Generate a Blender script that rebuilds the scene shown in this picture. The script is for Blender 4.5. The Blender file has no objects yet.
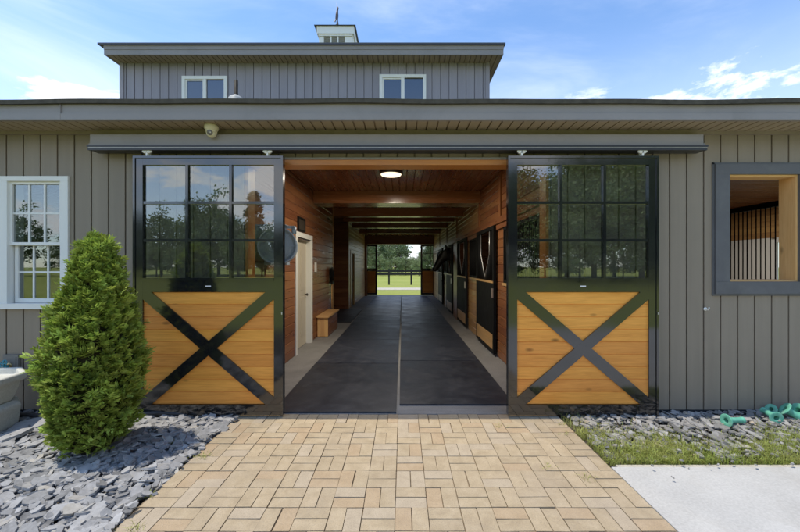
import bpy, math, random
from mathutils import Vector, Matrix, Quaternion, noise
R = random.Random(11)
PI = math.pi
scene = bpy.context.scene
COL = scene.collection
F = 358.0          # focal length of the photograph in its own pixels
HC = 1.545         # eye height
def PX(px, Y): return (px - 402.5) * Y / F
def PZ(py, Y): return HC + (266 - py) * Y / F

# ------------------------------------------------------------------ mesh builder
class MB:
    def __init__(s):
        s.v = []; s.f = []; s.uv = []; s.t = []; s.sm = []
    def face(s, pts, uvs=None, tint=0.0, smooth=False):
        n = len(s.v); s.v.extend([tuple(p) for p in pts])
        s.f.append(tuple(range(n, n + len(pts))))
        s.uv.extend(uvs if uvs else [(p[0], p[2]) for p in pts]); s.t.append(tint); s.sm.append(smooth)
    def obox(s, c, ax, h, tint=None, taper=None):
        """box of centre c, axes ax (3 unit vectors), half sizes h; grain runs along the longest axis"""
        if tint is None: tint = R.uniform(-1, 1)
        ou, ov = R.uniform(0, 40), R.uniform(0, 40)
        L = max(range(3), key=lambda i: h[i])
        def P(a, b, d): return Vector(c) + ax[0]*(a*h[0]) + ax[1]*(b*h[1]) + ax[2]*(d*h[2])
        co = {(a, b, d): P(a, b, d) for a in (-1, 1) for b in (-1, 1) for d in (-1, 1)}
        fs = [((-1,-1,-1),(-1,-1,1),(-1,1,1),(-1,1,-1)), ((1,-1,-1),(1,1,-1),(1,1,1),(1,-1,1)),
              ((-1,-1,-1),(1,-1,-1),(1,-1,1),(-1,-1,1)), ((-1,1,-1),(-1,1,1),(1,1,1),(1,1,-1)),
              ((-1,-1,-1),(-1,1,-1),(1,1,-1),(1,-1,-1)), ((-1,-1,1),(1,-1,1),(1,1,1),(-1,1,1))]
        for i, q in enumerate(fs):
            na = i // 2
            o = [k for k in range(3) if k != na]
            if L in o: u, v = L, [k for k in o if k != L][0]
            else: u, v = o
            n = len(s.v)
            s.v.extend([tuple(co[k]) for k in q]); s.f.append((n, n+1, n+2, n+3))
            s.uv.extend([(ou + k[u]*h[u], ov + k[v]*h[v] + na*0.37) for k in q]); s.t.append(tint); s.sm.append(False)
    def box(s, x0, x1, y0, y1, z0, z1, tint=None):
        s.obox(((x0+x1)/2, (y0+y1)/2, (z0+z1)/2), (Vector((1,0,0)), Vector((0,1,0)), Vector((0,0,1))),
               (abs(x1-x0)/2, abs(y1-y0)/2, abs(z1-z0)/2), tint)
    def bar(s, p0, p1, w, d, up=(0,0,1), tint=None):
        """straight bar from p0 to p1, w across, d along up"""
        p0, p1 = Vector(p0), Vector(p1); a = (p1-p0); L = a.length; a.normalize()
        u = Vector(up); u = (u - a*u.dot(a)).normalized(); b = a.cross(u)
        s.obox((p0+p1)/2, (a, b, u), (L/2, w/2, d/2), tint)
    def tube(s, pts, rs, n=8, tint=0.0, caps=True, smooth=True):
        pts = [Vector(p) for p in pts]
        if not isinstance(rs, (list, tuple)): rs = [rs]*len(pts)
        rings = []; prev = None
        for i, p in enumerate(pts):
            d = (pts[min(i+1, len(pts)-1)] - pts[max(i-1, 0)]).normalized()
            if prev is None:
                a = d.orthogonal().normalized()
            else:
                a = (prev - d*prev.dot(d)).normalized()
            prev = a; b = d.cross(a)
            rings.append([p + (a*math.cos(2*PI*k/n) + b*math.sin(2*PI*k/n))*rs[i] for k in range(n)])
        base = len(s.v)
        for r in rings: s.v.extend([tuple(q) for q in r])
        l = 0
        for i in range(len(pts)-1):
            dl = (pts[i+1]-pts[i]).length
            for k in range(n):
                k2 = (k+1) % n
                s.f.append((base+i*n+k, base+i*n+k2, base+(i+1)*n+k2, base+(i+1)*n+k))
                s.uv.extend([(l, k*.05), (l, k*.05+.05), (l+dl, k*.05+.05), (l+dl, k*.05)]); s.t.append(tint); s.sm.append(smooth)
            l += dl
        if caps:
            for ri, rev in ((0, True), (len(pts)-1, False)):
                ids = [base+ri*n+k for k in range(n)]
                if rev: ids = ids[::-1]
                s.f.append(tuple(ids)); s.uv.extend([(0, 0)]*n); s.t.append(tint); s.sm.append(False)
    def lathe(s, prof, c, n=24, axis=(0,0,1), tint=0.0, smooth=True, rot=0.0, close=False):
        """prof: list of (radius, height along axis)"""
        ax = Vector(axis).normalized(); a = ax.orthogonal().normalized(); b = ax.cross(a); c = Vector(c)
        base = len(s.v)
        for r, h in prof:
            for k in range(n):
                t = 2*PI*k/n + rot
                s.v.append(tuple(c + ax*h + (a*math.cos(t) + b*math.sin(t))*max(r, 1e-5)))
        m = len(prof)
        for i in range(m-1 if not close else m):
            j = (i+1) % m
            for k in range(n):
                k2 = (k+1) % n
                s.f.append((base+i*n+k, base+i*n+k2, base+j*n+k2, base+j*n+k))
                s.uv.extend([(k*.06, prof[i][1]), (k*.06+.06, prof[i][1]), (k*.06+.06, prof[j][1]), (k*.06, prof[j][1])])
                s.t.append(tint); s.sm.append(smooth)
    def prism(s, poly, thick, M, tint=None):
        """poly in the local xy plane, extruded along local z by thick, M a 4x4"""
        if tint is None: tint = R.uniform(-1, 1)
        ou, ov = R.uniform(0, 40), R.uniform(0, 40)
        lo = [M @ Vector((x, y, 0)) for x, y in poly]; hi = [M @ Vector((x, y, thick)) for x, y in poly]
        uv = [(ou+x, ov+y) for x, y in poly]
        s.face(hi, uv, tint); s.face(lo[::-1], uv[::-1], tint)
        for i in range(len(poly)):
            j = (i+1) % len(poly)
            s.face([lo[i], lo[j], hi[j], hi[i]], [uv[i], uv[j], (uv[j][0], uv[j][1]+thick), (uv[i][0], uv[i][1]+thick)], tint)
    def planks(s, O, U, V, N, ul, vl, w=0.14, ch=0.010, dep=0.012, seg=None, holes=()):
        """boards running along U (length ul), stacked along V (extent vl), outer face along N with a V-groove"""
        O, U, V, N = Vector(O), Vector(U), Vector(V), Vector(N)
        flip = U.cross(V).dot(N) < 0
        k = 0; v0 = 0
        while v0 < vl - 1e-4:
            v1 = min(v0 + w, vl)
            cuts = [0.0, ul]
            spans = [(0.0, ul)]
            for (ha, hb, hc, hd) in holes:          # u0,u1,v0,v1
                if hc < (v0+v1)/2 < hd:
                    ns = []
                    for a, b in spans:
                        if hb <= a or ha >= b: ns.append((a, b)); continue
                        if ha > a: ns.append((a, ha))
                        if hb < b: ns.append((hb, b))
                    spans = ns
            for a, b in spans:
                u0 = a
                while u0 < b - 1e-4:
                    u1 = b if not seg else min(b, u0 + R.uniform(seg*.6, seg*1.4))
                    if b - u1 < .4: u1 = b
                    t = R.uniform(-1, 1); ou, ov = R.uniform(0, 50), R.uniform(0, 50)
                    def P(u, v, n): return O + U*u + V*v + N*n
                    rows = [(v0, -dep), (v0+ch, 0), (v1-ch, 0), (v1, -dep)]
                    for i in range(3):
                        (va, na), (vb, nb) = rows[i], rows[i+1]
                        q = [P(u0, va, na), P(u1, va, na), P(u1, vb, nb), P(u0, vb, nb)]
                        uv = [(ou, ov+va), (ou+u1-u0, ov+va), (ou+u1-u0, ov+vb), (ou, ov+vb)]
                        if flip: q = q[::-1]; uv = uv[::-1]
                        s.face(q, uv, t)
                    u0 = u1
            v0 = v1; k += 1
    def build(s, name, mat, parent=None, at=None, bevel=0.0, kind=None):
        m = bpy.data.meshes.new(name)
        o0 = Vector(at) if at is not None else (root_of(parent).location if parent else Vector((0, 0, 0)))
        m.from_pydata([(x-o0[0], y-o0[1], z-o0[2]) for x, y, z in s.v], [], s.f)
        uvl = m.uv_layers.new(name='UVMap')
        flat = [c for q in s.uv for c in q]
        uvl.data.foreach_set('uv', flat)
        at_ = m.attributes.new('tint', 'FLOAT', 'FACE'); at_.data.foreach_set('value', s.t)
        m.polygons.foreach_set('use_smooth', s.sm)
        m.materials.append(mat); m.update()
        o = bpy.data.objects.new(name, m); COL.objects.link(o)
        if parent: o.parent = parent
        else: o.location = o0
        if bevel:
            b = o.modifiers.new('Bevel', 'BEVEL'); b.width = bevel; b.segments = 2; b.limit_method = 'ANGLE'; b.angle_limit = math.radians(40)
        if kind: o['kind'] = kind
        return o
def root_of(o):
    while o.parent: o = o.parent
    return o
def thing(name, label, cat, loc=(0, 0, 0), group=None):
    o = bpy.data.objects.new(name, None); COL.objects.link(o); o.location = loc
    o.empty_display_size = .2
    return tag(o, label, cat, group)
def tag(o, label=None, cat=None, group=None):
    if label: o['label'] = label
    if cat: o['category'] = cat
    if group: o['group'] = group
    return o
def copy_tree(o, parent=None):
    c = o.copy(); COL.objects.link(c); c.parent = parent
    for ch in list(o.children): copy_tree(ch, c)
    return c

# ------------------------------------------------------------------ materials
class NT:
    def __init__(s, name):
        s.m = bpy.data.materials.new(name); s.m.use_nodes = True
        s.nt = s.m.node_tree; s.N = s.nt.nodes; s.L = s.nt.links
        s.b = s.N['Principled BSDF']
    def n(s, t, **kw):
        x = s.N.new(t)
        for k, v in kw.items():
            if k in x.inputs.keys(): x.inputs[k].default_value = v
            else: setattr(x, k, v)
        return x
    def l(s, a, b): s.L.new(a, b)
    def coords(s, kind='Object', scale=(1, 1, 1)):
        tc = s.n('ShaderNodeTexCoord'); mp = s.n('ShaderNodeMapping'); mp.inputs['Scale'].default_value = scale
        s.l(tc.outputs[kind], mp.inputs['Vector']); return mp.outputs[0]
    def noise(s, vec, scale, detail=4, rough=.55, dist=0):
        x = s.n('ShaderNodeTexNoise'); x.inputs['Scale'].default_value = scale; x.inputs['Detail'].default_value = detail
        x.inputs['Roughness'].default_value = rough; x.inputs['Distortion'].default_value = dist
        s.l(vec, x.inputs['Vector']); return x.outputs['Fac']
    def ramp(s, fac, stops):
        r = s.n('ShaderNodeValToRGB'); e = r.color_ramp.elements
        while len(e) < len(stops): e.new(.5)
        for k, (p, c) in enumerate(stops):
            e[k].position = p; e[k].color = (c, c, c, 1) if isinstance(c, (int, float)) else (*c, 1)
        s.l(fac, r.inputs['Fac']); return r.outputs['Color']
    def mix(s, fac, a, b, mode='MIX'):
        x = s.n('ShaderNodeMix', data_type='RGBA', blend_type=mode)
        for sock, v in ((x.inputs['Factor'], fac), (x.inputs['A'], a), (x.inputs['B'], b)): s.put(sock, v)
        return x.outputs['Result']
    def put(s, sock, v):
        if isinstance(v, bpy.types.NodeSocket): s.l(v, sock)
        elif isinstance(v, tuple) and len(v) == 3: sock.default_value = (*v, 1)
        else: sock.default_value = v
    def math(s, op, a, b=0.0, c=None):
        x = s.n('ShaderNodeMath', operation=op)
        s.put(x.inputs[0], a); s.put(x.inputs[1], b)
        if c is not None: s.put(x.inputs[2], c)
        return x.outputs[0]
    def tint(s, col, amount, hue=0.0):
        a = s.n('ShaderNodeAttribute', attribute_name='tint')
        h = s.n('ShaderNodeHueSaturation'); s.put(h.inputs['Color'], col)
        s.put(h.inputs['Value'], s.math('MULTIPLY_ADD', a.outputs['Fac'], amount, 1.0))
        if hue: s.put(h.inputs['Hue'], s.math('MULTIPLY_ADD', a.outputs['Fac'], hue, .5))
        return h.outputs['Color']
    def bump(s, h, strength=.3, dist=.01):
        x = s.n('ShaderNodeBump'); x.inputs['Strength'].default_value = strength; x.inputs['Distance'].default_value = dist
        s.l(h, x.inputs['Height']); s.l(x.outputs[0], s.b.inputs['Normal'])
    def done(s, col, rough=.5, spec=None, metal=None, coat=None, coat_rough=.1):
        s.put(s.b.inputs['Base Color'], col); s.put(s.b.inputs['Roughness'], rough)
        if spec is not None: s.b.inputs['Specular IOR Level'].default_value = spec
        if metal is not None: s.b.inputs['Metallic'].default_value = metal
        if coat: s.b.inputs['Coat Weight'].default_value = coat; s.b.inputs['Coat Roughness'].default_value = coat_rough
        return s.m

def wood(name, dark, light, rough=.4, spec=.4, knots=.8, var=.16, coat=None):
    t = NT(name)
    g = t.noise(t.coords('UV', (1.3, 22, 1)), 3.0, 6, .6, .6)
    g2 = t.noise(t.coords('UV', (.5, 5, 1)), 2.0, 3, .5, .3)
    col = t.ramp(g, [(.3, dark), (.62, light)])
    col = t.mix(.45, col, t.ramp(g2, [(.3, dark), (.7, light)]))
    vo = t.n('ShaderNodeTexVoronoi'); vo.inputs['Scale'].default_value = 1.0
    t.l(t.coords('UV', (2.3, 5.2, 1)), vo.inputs['Vector'])
    sep = t.n('ShaderNodeSeparateColor'); t.l(vo.outputs['Color'], sep.inputs[0])
    gate = t.math('GREATER_THAN', sep.outputs[0], .50)
    k = t.ramp(vo.outputs['Distance'], [(.045, 1.0), (.13, 0.0)])
    kf = t.math('MULTIPLY', t.math('MULTIPLY', k, gate), knots)
    col = t.mix(kf, col, tuple(c*.22 for c in dark))
    col = t.tint(col, var, .006)
    t.bump(g, .12, .004)
    rr = t.ramp(g2, [(.3, max(rough-.08, .05)), (.7, rough+.1)])
    return t.done(col, rr, spec, coat=coat)
def paint(name, c, rough=.5, var=.1, scale=3.0, bump=.05, spec=.4, metal=None, coat=None, dirt=None, dirt_amt=.5, streak=0):
    t = NT(name); o = t.coords()
    n = t.noise(o, scale, 5, .6)
    col = t.ramp(n, [(.25, tuple(x*(1-var) for x in c)), (.75, tuple(min(x*(1+var), 1) for x in c))])
    if dirt:
        d = t.ramp(t.noise(o, scale*.8, 8, .7, .4), [(.5, 0.0), (.72, 1.0)])
        col = t.mix(t.math('MULTIPLY', d, dirt_amt), col, dirt)
    if streak:
        st = t.noise(t.coords('Object', (9, 9, .5)), 1.0, 4, .6)
        col = t.mix(streak, col, t.ramp(st, [(.3, tuple(x*.72 for x in c)), (.7, tuple(x*1.2 for x in c))]))
        col = t.tint(col, .035)
    n2 = t.noise(o, scale*25, 3, .6)
    if bump: t.bump(n2, bump, .004)
    rr = t.ramp(n, [(.3, max(rough-.06, .03)), (.7, min(rough+.06, 1))])
    return t.done(col, rr, spec, metal, coat)
def glass(name, ior=1.9, tintc=(.9, .93, .92)):
    t = NT(name); t.N.remove(t.b)
    fr = t.n('ShaderNodeFresnel'); ge = t.n('ShaderNodeNewGeometry'); t.l(t.math('MULTIPLY_ADD', ge.outputs['Backfacing'], 1/ior-ior, ior), fr.inputs['IOR'])   # a thin pane reflects the same from both sides
    tr = t.n('ShaderNodeBsdfTransparent'); tr.inputs['Color'].default_value = (*tintc, 1)
    gl = t.n('ShaderNodeBsdfGlossy'); gl.inputs['Roughness'].default_value = .0
    ms = t.n('ShaderNodeMixShader'); t.l(fr.outputs[0], ms.inputs[0]); t.l(tr.outputs[0], ms.inputs[1]); t.l(gl.outputs[0], ms.inputs[2])
    t.l(ms.outputs[0], t.N['Material Output'].inputs['Surface'])
    return t.m
def emit(name, c, s):
    t = NT(name); t.b.inputs['Base Color'].default_value = (*c, 1)
    t.b.inputs['Emission Color'].default_value = (*c, 1); t.b.inputs['Emission Strength'].default_value = s
    return t.m
def leaf(name, dark, light, var=.3, trans=.25):
    t = NT(name)
    col = t.ramp(t.noise(t.coords(), .9, 3), [(.3, dark), (.7, light)])
    col = t.tint(col, var, .015)
    t.done(col, .55, .3)
    tl = t.n('ShaderNodeBsdfTranslucent'); t.put(tl.inputs['Color'], col)
    ms = t.n('ShaderNodeMixShader'); ms.inputs[0].default_value = trans
    t.l(t.b.outputs[0], ms.inputs[1]); t.l(tl.outputs[0], ms.inputs[2]); t.l(ms.outputs[0], t.N['Material Output'].inputs['Surface'])
    return t.m

M = {}
M['siding'] = paint('siding_taupe_grey', (.272, .226, .172), .5, .06, 1.2, .03, .35, dirt=(.20, .17, .13), dirt_amt=.25, streak=.35)
M['upper'] = paint('upper_siding_sky_tint', (.30, .28, .31), .5, .06, 1.2, .03, .4, streak=.3)  # blue of the reflected sky is put into this colour
M['trim'] = paint('trim_slate_grey', (.29, .268, .262), .5, .08, 2.0, .04, .4, dirt=(.19, .18, .165), dirt_amt=.4)
M['casing'] = paint('casing_blue_grey', (.112, .112, .118), .5, .14, 3.0, .06, .4, dirt=(.2, .2, .19), dirt_amt=.35)
M['soffit'] = paint('soffit_brown', (.36, .29, .20), .5, .08, 2.0, .03, .35)
M['shingle'] = paint('roof_shingle', (.07, .066, .055), .85, .35, 14.0, .5, .2)
M['metalroof'] = paint('roof_edge_metal', (.05, .052, .06), .4, .1, 3.0, .03, .5)
M['black'] = paint('black_gloss_paint', (.012, .013, .015), .09, .2, 4.0, .004, .9, coat=.6)
M['blackmatt'] = paint('black_powder_coat', (.012, .012, .012), .6, .2, 6.0, .03, .12)
M['track'] = paint('track_dark_steel', (.03, .032, .036), .35, .2, 4.0, .03, .5)
M['steel'] = paint('galvanised_steel', (.6, .6, .58), .35, .15, 12.0, .05, .5, metal=.8)
M['pine'] = wood('varnished_pine', (.63, .225, .036), (.90, .40, .080), .42, .35, .78, .10)
M['jamb'] = wood('varnished_jamb', (.40, .14, .035), (.56, .22, .05), .35, .4, .4, .1)
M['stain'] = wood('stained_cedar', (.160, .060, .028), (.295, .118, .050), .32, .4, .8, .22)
M['stain_dark'] = wood('stained_cedar_ceiling', (.155, .056, .025), (.28, .104, .043), .22, .6, .8, .2)
M['planks'] = wood('honey_planks', (.36, .20, .075), (.55, .33, .14), .36, .4, .7, .2)  # honey wood; also stands in for light on the farther aisle walls
M['rawpine'] = wood('raw_pine', (.66, .36, .13), (.80, .50, .22), .55, .3, .6, .1)
M['white'] = paint('white_vinyl', (.80, .80, .76), .4, .03, 2.0, .02, .4)
M['cream'] = paint('cream_paint', (.62, .56, .44), .45, .05, 2.0, .03, .4)
M['glass'] = glass('window_glass', 2.4, (.80, .84, .82))
M['darkglass'] = glass('upper_window_glass', 2.4, (.35, .4, .45))
M['label'] = paint('white_sticker', (.75, .75, .75), .4, .03)
M['mat'] = None

def mk_mat():
    t = NT('rubber_mat'); o = t.coords('Generated', (1, 1, 1)); ob = t.coords('Object')
    n = t.noise(ob, 2.2, 7, .65, .3); d = t.noise(ob, 9, 6, .7)
    col = t.ramp(n, [(.3, (.022, .026, .038)), (.7, (.044, .050, .068))])
    col = t.mix(t.ramp(d, [(.50, 0.0), (.72, .4)]), col, (.115, .115, .118))
    col = t.tint(col, .30)
    t.bump(t.noise(ob, 160, 2), .25, .003)
    return t.done(col, t.ramp(n, [(.3, .38), (.7, .6)]), .45)
M['mat'] = mk_mat()
def mk_concrete(name, a, b, bump=.2, stain=(.3, .28, .25), samt=.25):
    t = NT(name); ob = t.coords()
    n = t.noise(ob, 1.6, 8, .65, .2); f = t.noise(ob, 60, 4, .7); s = t.noise(ob, .7, 6, .7, .8)
    col = t.ramp(n, [(.3, a), (.7, b)])
    col = t.mix(.25, col, t.ramp(f, [(.35, tuple(x*.7 for x in a)), (.65, tuple(min(1, x*1.2) for x in b))]))
    col = t.mix(t.math('MULTIPLY', t.ramp(s, [(.5, 0.0), (.7, 1.0)]), samt), col, stain)
    t.bump(f, bump, .003)
    return t.done(col, .75, .3)
M['concrete'] = mk_concrete('pale_concrete', (.39, .38, .36), (.51, .50, .475), .3, (.30, .27, .22), .35)
M['floor'] = mk_concrete('aisle_concrete', (.20, .195, .185), (.30, .29, .275), .12, (.12, .115, .11), .5)
M['plantercrete'] = mk_concrete('weathered_planter', (.48, .47, .41), (.66, .65, .58), .5, (.24, .25, .16), .65)
def mk_paver():
    t = NT('brick_paver'); ob = t.coords()
    n = t.noise(ob, 9, 6, .7, .3); f = t.noise(ob, 140, 3, .7)
    col = t.ramp(n, [(.28, (.32, .250, .160)), (.5, (.39, .310, .203)), (.72, (.45, .365, .25))])
    a = t.n('ShaderNodeAttribute', attribute_name='tint')
    grey = t.math('GREATER_THAN', a.outputs['Fac'], .62)
    col = t.mix(t.math('MULTIPLY', grey, .30), col, (.34, .305, .265))
    red = t.math('LESS_THAN', a.outputs['Fac'], -.75)
    col = t.mix(t.math('MULTIPLY', red, .3), col, (.47, .31, .18))
    col = t.mix(t.ramp(f, [(.46, 0.0), (.72, .55)]), col, (.19, .155, .12))
    s = t.noise(ob, 1.3, 7, .7, .6)
    col = t.mix(t.ramp(s, [(.5, 0.0), (.75, .35)]), col, (.30, .25, .20))
    col = t.tint(col, .07)
    t.bump(f, .5, .003)
    return t.done(col, .85, .25)
M['paver'] = mk_paver()
M['sand'] = paint('joint_sand', (.215, .165, .11), .95, .3, 30, .4, .1)
def mk_slate(name, a, b, c):
    t = NT(name); ob = t.coords()
    n = t.noise(ob, 25, 5, .65)
    at = t.n('ShaderNodeAttribute', attribute_name='tint')
    col = t.ramp(t.math('MULTIPLY_ADD', at.outputs['Fac'], .5, .5), [(.0, tuple(x*.75 for x in a)), (.35, tuple((x+y)/2 for x, y in zip(a, b))), (.7, b), (.94, tuple(x*1.12 for x in b)), (1.0, c)])
    col = t.mix(.35, col, t.ramp(n, [(.3, tuple(x*.6 for x in a)), (.7, tuple(x*1.15 for x in b))]))
    t.bump(t.noise(ob, 70, 4, .7), .5, .004)
    return t.done(col, .62, .4)
M['slate'] = mk_slate('slate_chips_blue', (.105, .104, .104), (.355, .35, .345), (.44, .40, .33))
M['slate2'] = mk_slate('slate_chips_mixed', (.11, .106, .10), (.35, .335, .315), (.56, .45, .31))
M['soil'] = paint('soil', (.075, .062, .048), .95, .5, 18, .8, .1, dirt=(.16, .14, .11), dirt_amt=.6)
def mk_lawn():
    t = NT('lawn'); ob = t.coords()
    n = t.noise(ob, .12, 6, .65); f = t.noise(ob, 6, 5, .75)
    col = t.ramp(n, [(.3, (.28, .32, .06)), (.7, (.43, .43, .13))])
    col = t.mix(.4, col, t.ramp(f, [(.3, (.07, .12, .02)), (.7, (.24, .27, .07))]))
    t.bump(f, .8, .05); return t.done(col, .9, .1)
M['lawn'] = mk_lawn()
M['gravel'] = paint('pale_gravel', (.46, .42, .34), .9, .25, 8, .6, .1)
M['blade'] = leaf('grass_blade', (.30, .37, .07), (.48, .48, .17), .4, .48)
M['arbor'] = leaf('arborvitae_spray', (.205, .275, .045), (.38, .435, .085), .75, .34)
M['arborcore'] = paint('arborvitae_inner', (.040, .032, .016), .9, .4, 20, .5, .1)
M['foliage'] = leaf('tree_leaf', (.12, .165, .075), (.20, .25, .115), .4, .2)  # tree leaf colours below too: lightened and greyed in place of haze
M['foliage2'] = leaf('tree_leaf_pale', (.15, .20, .085), (.25, .30, .14), .4, .25)
M['pineleaf'] = leaf('conifer_needle', (.10, .14, .08), (.17, .21, .115), .35, .12)
M['bark'] = paint('bark', (.09, .068, .05), .9, .4, 9, .8, .1)
M['teal'] = paint('sun_faded_green_plastic', (.13, .42, .30), .55, .22, 9, .1, .3, dirt=(.34, .45, .36), dirt_amt=.5)
M['tealdark'] = paint('green_plastic', (.04, .25, .18), .5, .2, 9, .1, .35)
M['fan'] = paint('fan_blue_grey', (.33, .40, .48), .4, .1, 5, .03, .5)
M['camivory'] = paint('ivory_plastic', (.62, .58, .40), .4, .05, 5, .02, .4)
M['smoke'] = paint('smoked_dome', (.16, .15, .14), .08, .1, 5, .0, .6)
M['horse'] = paint('dark_bay_coat', (.016, .012, .010), .42, .4, 7, .1, .4)
M['mane'] = paint('black_mane', (.008, .008, .008), .5, .3, 20, .3, .4)
M['hose'] = paint('dark_hose', (.05, .05, .055), .5, .2, 8, .05, .4)
M['tealvalve'] = paint('blue_green_handle', (.05, .30, .36), .4, .15, 8, .03, .5)
M['brass'] = paint('brass', (.5, .38, .18), .35, .15, 12, .03, .5, metal=.9)
M['boxgrey'] = paint('grey_mount_block', (.20, .19, .17), .5, .1, 6, .03, .4)
M['doorgrey'] = paint('grey_green_door', (.17, .175, .13), .45, .08, 2, .03, .4)
M['fence'] = paint('black_fence_board', (.02, .02, .021), .6, .3, 6, .2, .3)
M['whitewall'] = paint('white_board', (.72, .71, .68), .5, .05, 2, .03, .35)
M['louver'] = paint('louver_grey', (.42, .42, .41), .5, .05, 4, .02, .3)
M['lamp'] = emit('lamp_diffuser', (1.0, .84, .58), .8)
M['bronze'] = paint('oil_bronze', (.05, .04, .032), .4, .1, 6, .02, .5)
M['copper'] = paint('weathered_copper', (.10, .08, .07), .4, .3, 10, .05, .5, metal=.6)
M['paper'] = paint('greenish_paper', (.52, .56, .40), .7, .05)

# ------------------------------------------------------------------ key planes
YW = 3.80          # front face of the siding
YB = 3.95          # back of the front wall
YD = 3.66          # front face of the sliding doors
XL, XR = -1.85, 1.62
YE = 18.5          # far wall, inner face
ZC = 3.10          # aisle ceiling
XA, XB_ = -9.6, 9.2
OPL, OPR, OPT = -1.635, 1.52, 2.617

# ------------------------------------------------------------------ ground
g = MB(); g.face([(-400, -400, -.06), (400, -400, -.06), (400, 500, -.06), (-400, 500, -.06)])
g.build('ground', M['lawn'], kind='structure')
g = MB(); g.box(XA+.05, XB_-.05, YW+.02, YE+.55, -.3, 0.0, 0); o = g.build('aisle_floor', M['floor'], kind='structure')
g = MB(); g.box(OPL-.1, OPR+.1, YW-.06, YW+.018, -.3, 0.0, 0); g.build('door_sill_concrete', M['floor'], kind='structure')
g = MB(); g.box(-60, 60, 23.9, 26.2, -.2, -.045, 0); g.build('gravel_path', M['gravel'], kind='structure')
g = MB(); g.box(-9.6, -1.70, -1.5, YW+.01, -.3, -.035, 0); g.build('slate_bed_soil', M['soil'], kind='structure')
g = MB(); g.box(1.604, 9.2, 2.79, YW+.01, -.3, -.03, 0); g.build('weedy_bed_soil', M['soil'], kind='structure')
# pavers in basket weave on a bed of sand
g = MB(); g.box(-1.71, 1.603, -1.6, YW-.065, -.3, -.013, 0); g.build('paver_sand_bed', M['sand'], kind='structure')
pv = MB()
S = .2032; PXL, PXR = -1.69, 1.60
ncol = int(round((PXR-PXL)/S)); S = (PXR-PXL)/ncol
j = 0; y1 = YW - .07
while y1 - j*S > -1.4:
    ya, yb = y1-(j+1)*S, y1-j*S
    for i in range(ncol):
        xa, xb = PXL+i*S, PXL+(i+1)*S
        for h in range(2):
            gp = .0028
            if (i+j) % 2 == 0: b = (xa+gp, xb-gp, ya+h*S/2+gp, ya+(h+1)*S/2-gp)
            else: b = (xa+h*S/2+gp, xa+(h+1)*S/2-gp, ya+gp, yb-gp)
            dz = R.uniform(-.002, .0015); rot = R.gauss(0, .006)
            ax = (Vector((math.cos(rot), math.sin(rot), R.gauss(0, .006))).normalized(), Vector((-math.sin(rot), math.cos(rot), R.gauss(0, .006))).normalized(), Vector((0, 0, 1)))
            c = ((b[0]+b[1])/2+R.gauss(0, .0012), (b[2]+b[3])/2+R.gauss(0, .0012), -.03+dz)
            pv.obox(c, ax, ((b[1]-b[0])/2, (b[3]-b[2])/2, .03))
    j += 1
pv.build('paver_path', M['paver'], bevel=.0025, kind='structure')
# concrete pad on the right, with its curb edge
g = MB(); g.box(1.607, 9.2, -1.6, 2.755, -.3, -.001, 0); g.build('concrete_pad', M['concrete'], bevel=.012, kind='structure')
g = MB(); g.box(1.66, 9.2, 2.758, 2.79, -.3, -.004, 0); g.build('pad_curb', M['gravel'], bevel=.006, kind='structure')

# ------------------------------------------------------------------ loose slate, grass, weeds
def chips(mb, n, x0, x1, y0, y1, amin, amax, ok=None, zb=-.03):
    k = 0
    while k < n:
        x, y = R.uniform(x0, x1), R.uniform(y0, y1)
        if ok and not ok(x, y): continue
        k += 1
        a = R.uniform(amin, amax) * (1.0 if R.random() < .85 else 1.35); b = a*R.uniform(.45, .8); m = R.choice((5, 6, 6, 7))
        off = R.uniform(0, 6)
        poly = []
        for q in range(m):
            th = off + 2*PI*q/m + R.uniform(-.28, .28); r = R.uniform(.75, 1.1)
            poly.append((a*r*math.cos(th), b*r*math.sin(th)))
        th = R.uniform(0, 2*PI)
        nrm = Vector((R.gauss(.07, .26), R.gauss(-.08, .26), 1)).normalized()
        q = Vector((0, 0, 1)).rotation_difference(nrm) @ Quaternion((0, 0, 1), th)
        Mx = Matrix.Translation((x, y, zb + R.uniform(.0, .048))) @ q.to_matrix().to_4x4()
        mb.prism(poly, R.uniform(.006, .016), Mx, R.uniform(-1, 1))
sl = MB()
chips(sl, 9000, -5.2, -1.72, 1.3, YW-.02, .022, .068, lambda x, y: y > .2)
chips(sl, 500, -8.5, -5.2, 1.3, YW-.02, .05, .09)
chips(sl, 40, -1.72, -1.66, 1.5, YW-.1, .02, .045, zb=-.012)
tag(sl.build('slate_chips', M['slate'], kind='stuff'), 'loose blue grey slate chips covering the bed beside the brick path', 'slate chips')
sl = MB()
def dens(x, y): return noise.noise((x*1.6, y*2.2, 4.0))
chips(sl, 3000, 1.68, 6.5, 2.86, YW-.02, .016, .052, lambda x, y: R.random() < .35 + .65*min(1, max(0, (y-2.85)/.5)))
chips(sl, 26, 1.75, 4.6, 2.45, 2.76, .006, .016, lambda x, y: R.random() < ((y-2.4)/.36)**3, zb=.0)
tag(sl.build('slate_chips', M['slate2'], kind='stuff'), 'mixed grey slate chips and pebbles under the right wall', 'slate chips')
def blade(mb, x, y, z, h, w, lean):
    th = R.uniform(0, 2*PI); d = Vector((math.cos(th), math.sin(th), 0)); sd = Vector((-d.y, d.x, 0))
    t = R.uniform(-1, 1); p0 = Vector((x, y, z)); p1 = p0 + Vector((0, 0, h*.6)) + d*h*lean*.3; p2 = p0 + Vector((0, 0, h*(1-lean*.35))) + d*h*lean
    mb.face([p0-sd*w/2, p0+sd*w/2, p1+sd*w*.4, p1-sd*w*.4], None, t, True)
    mb.face([p1-sd*w*.4, p1+sd*w*.4, p2], None, t, True)
gr = MB(); k = 0
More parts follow.
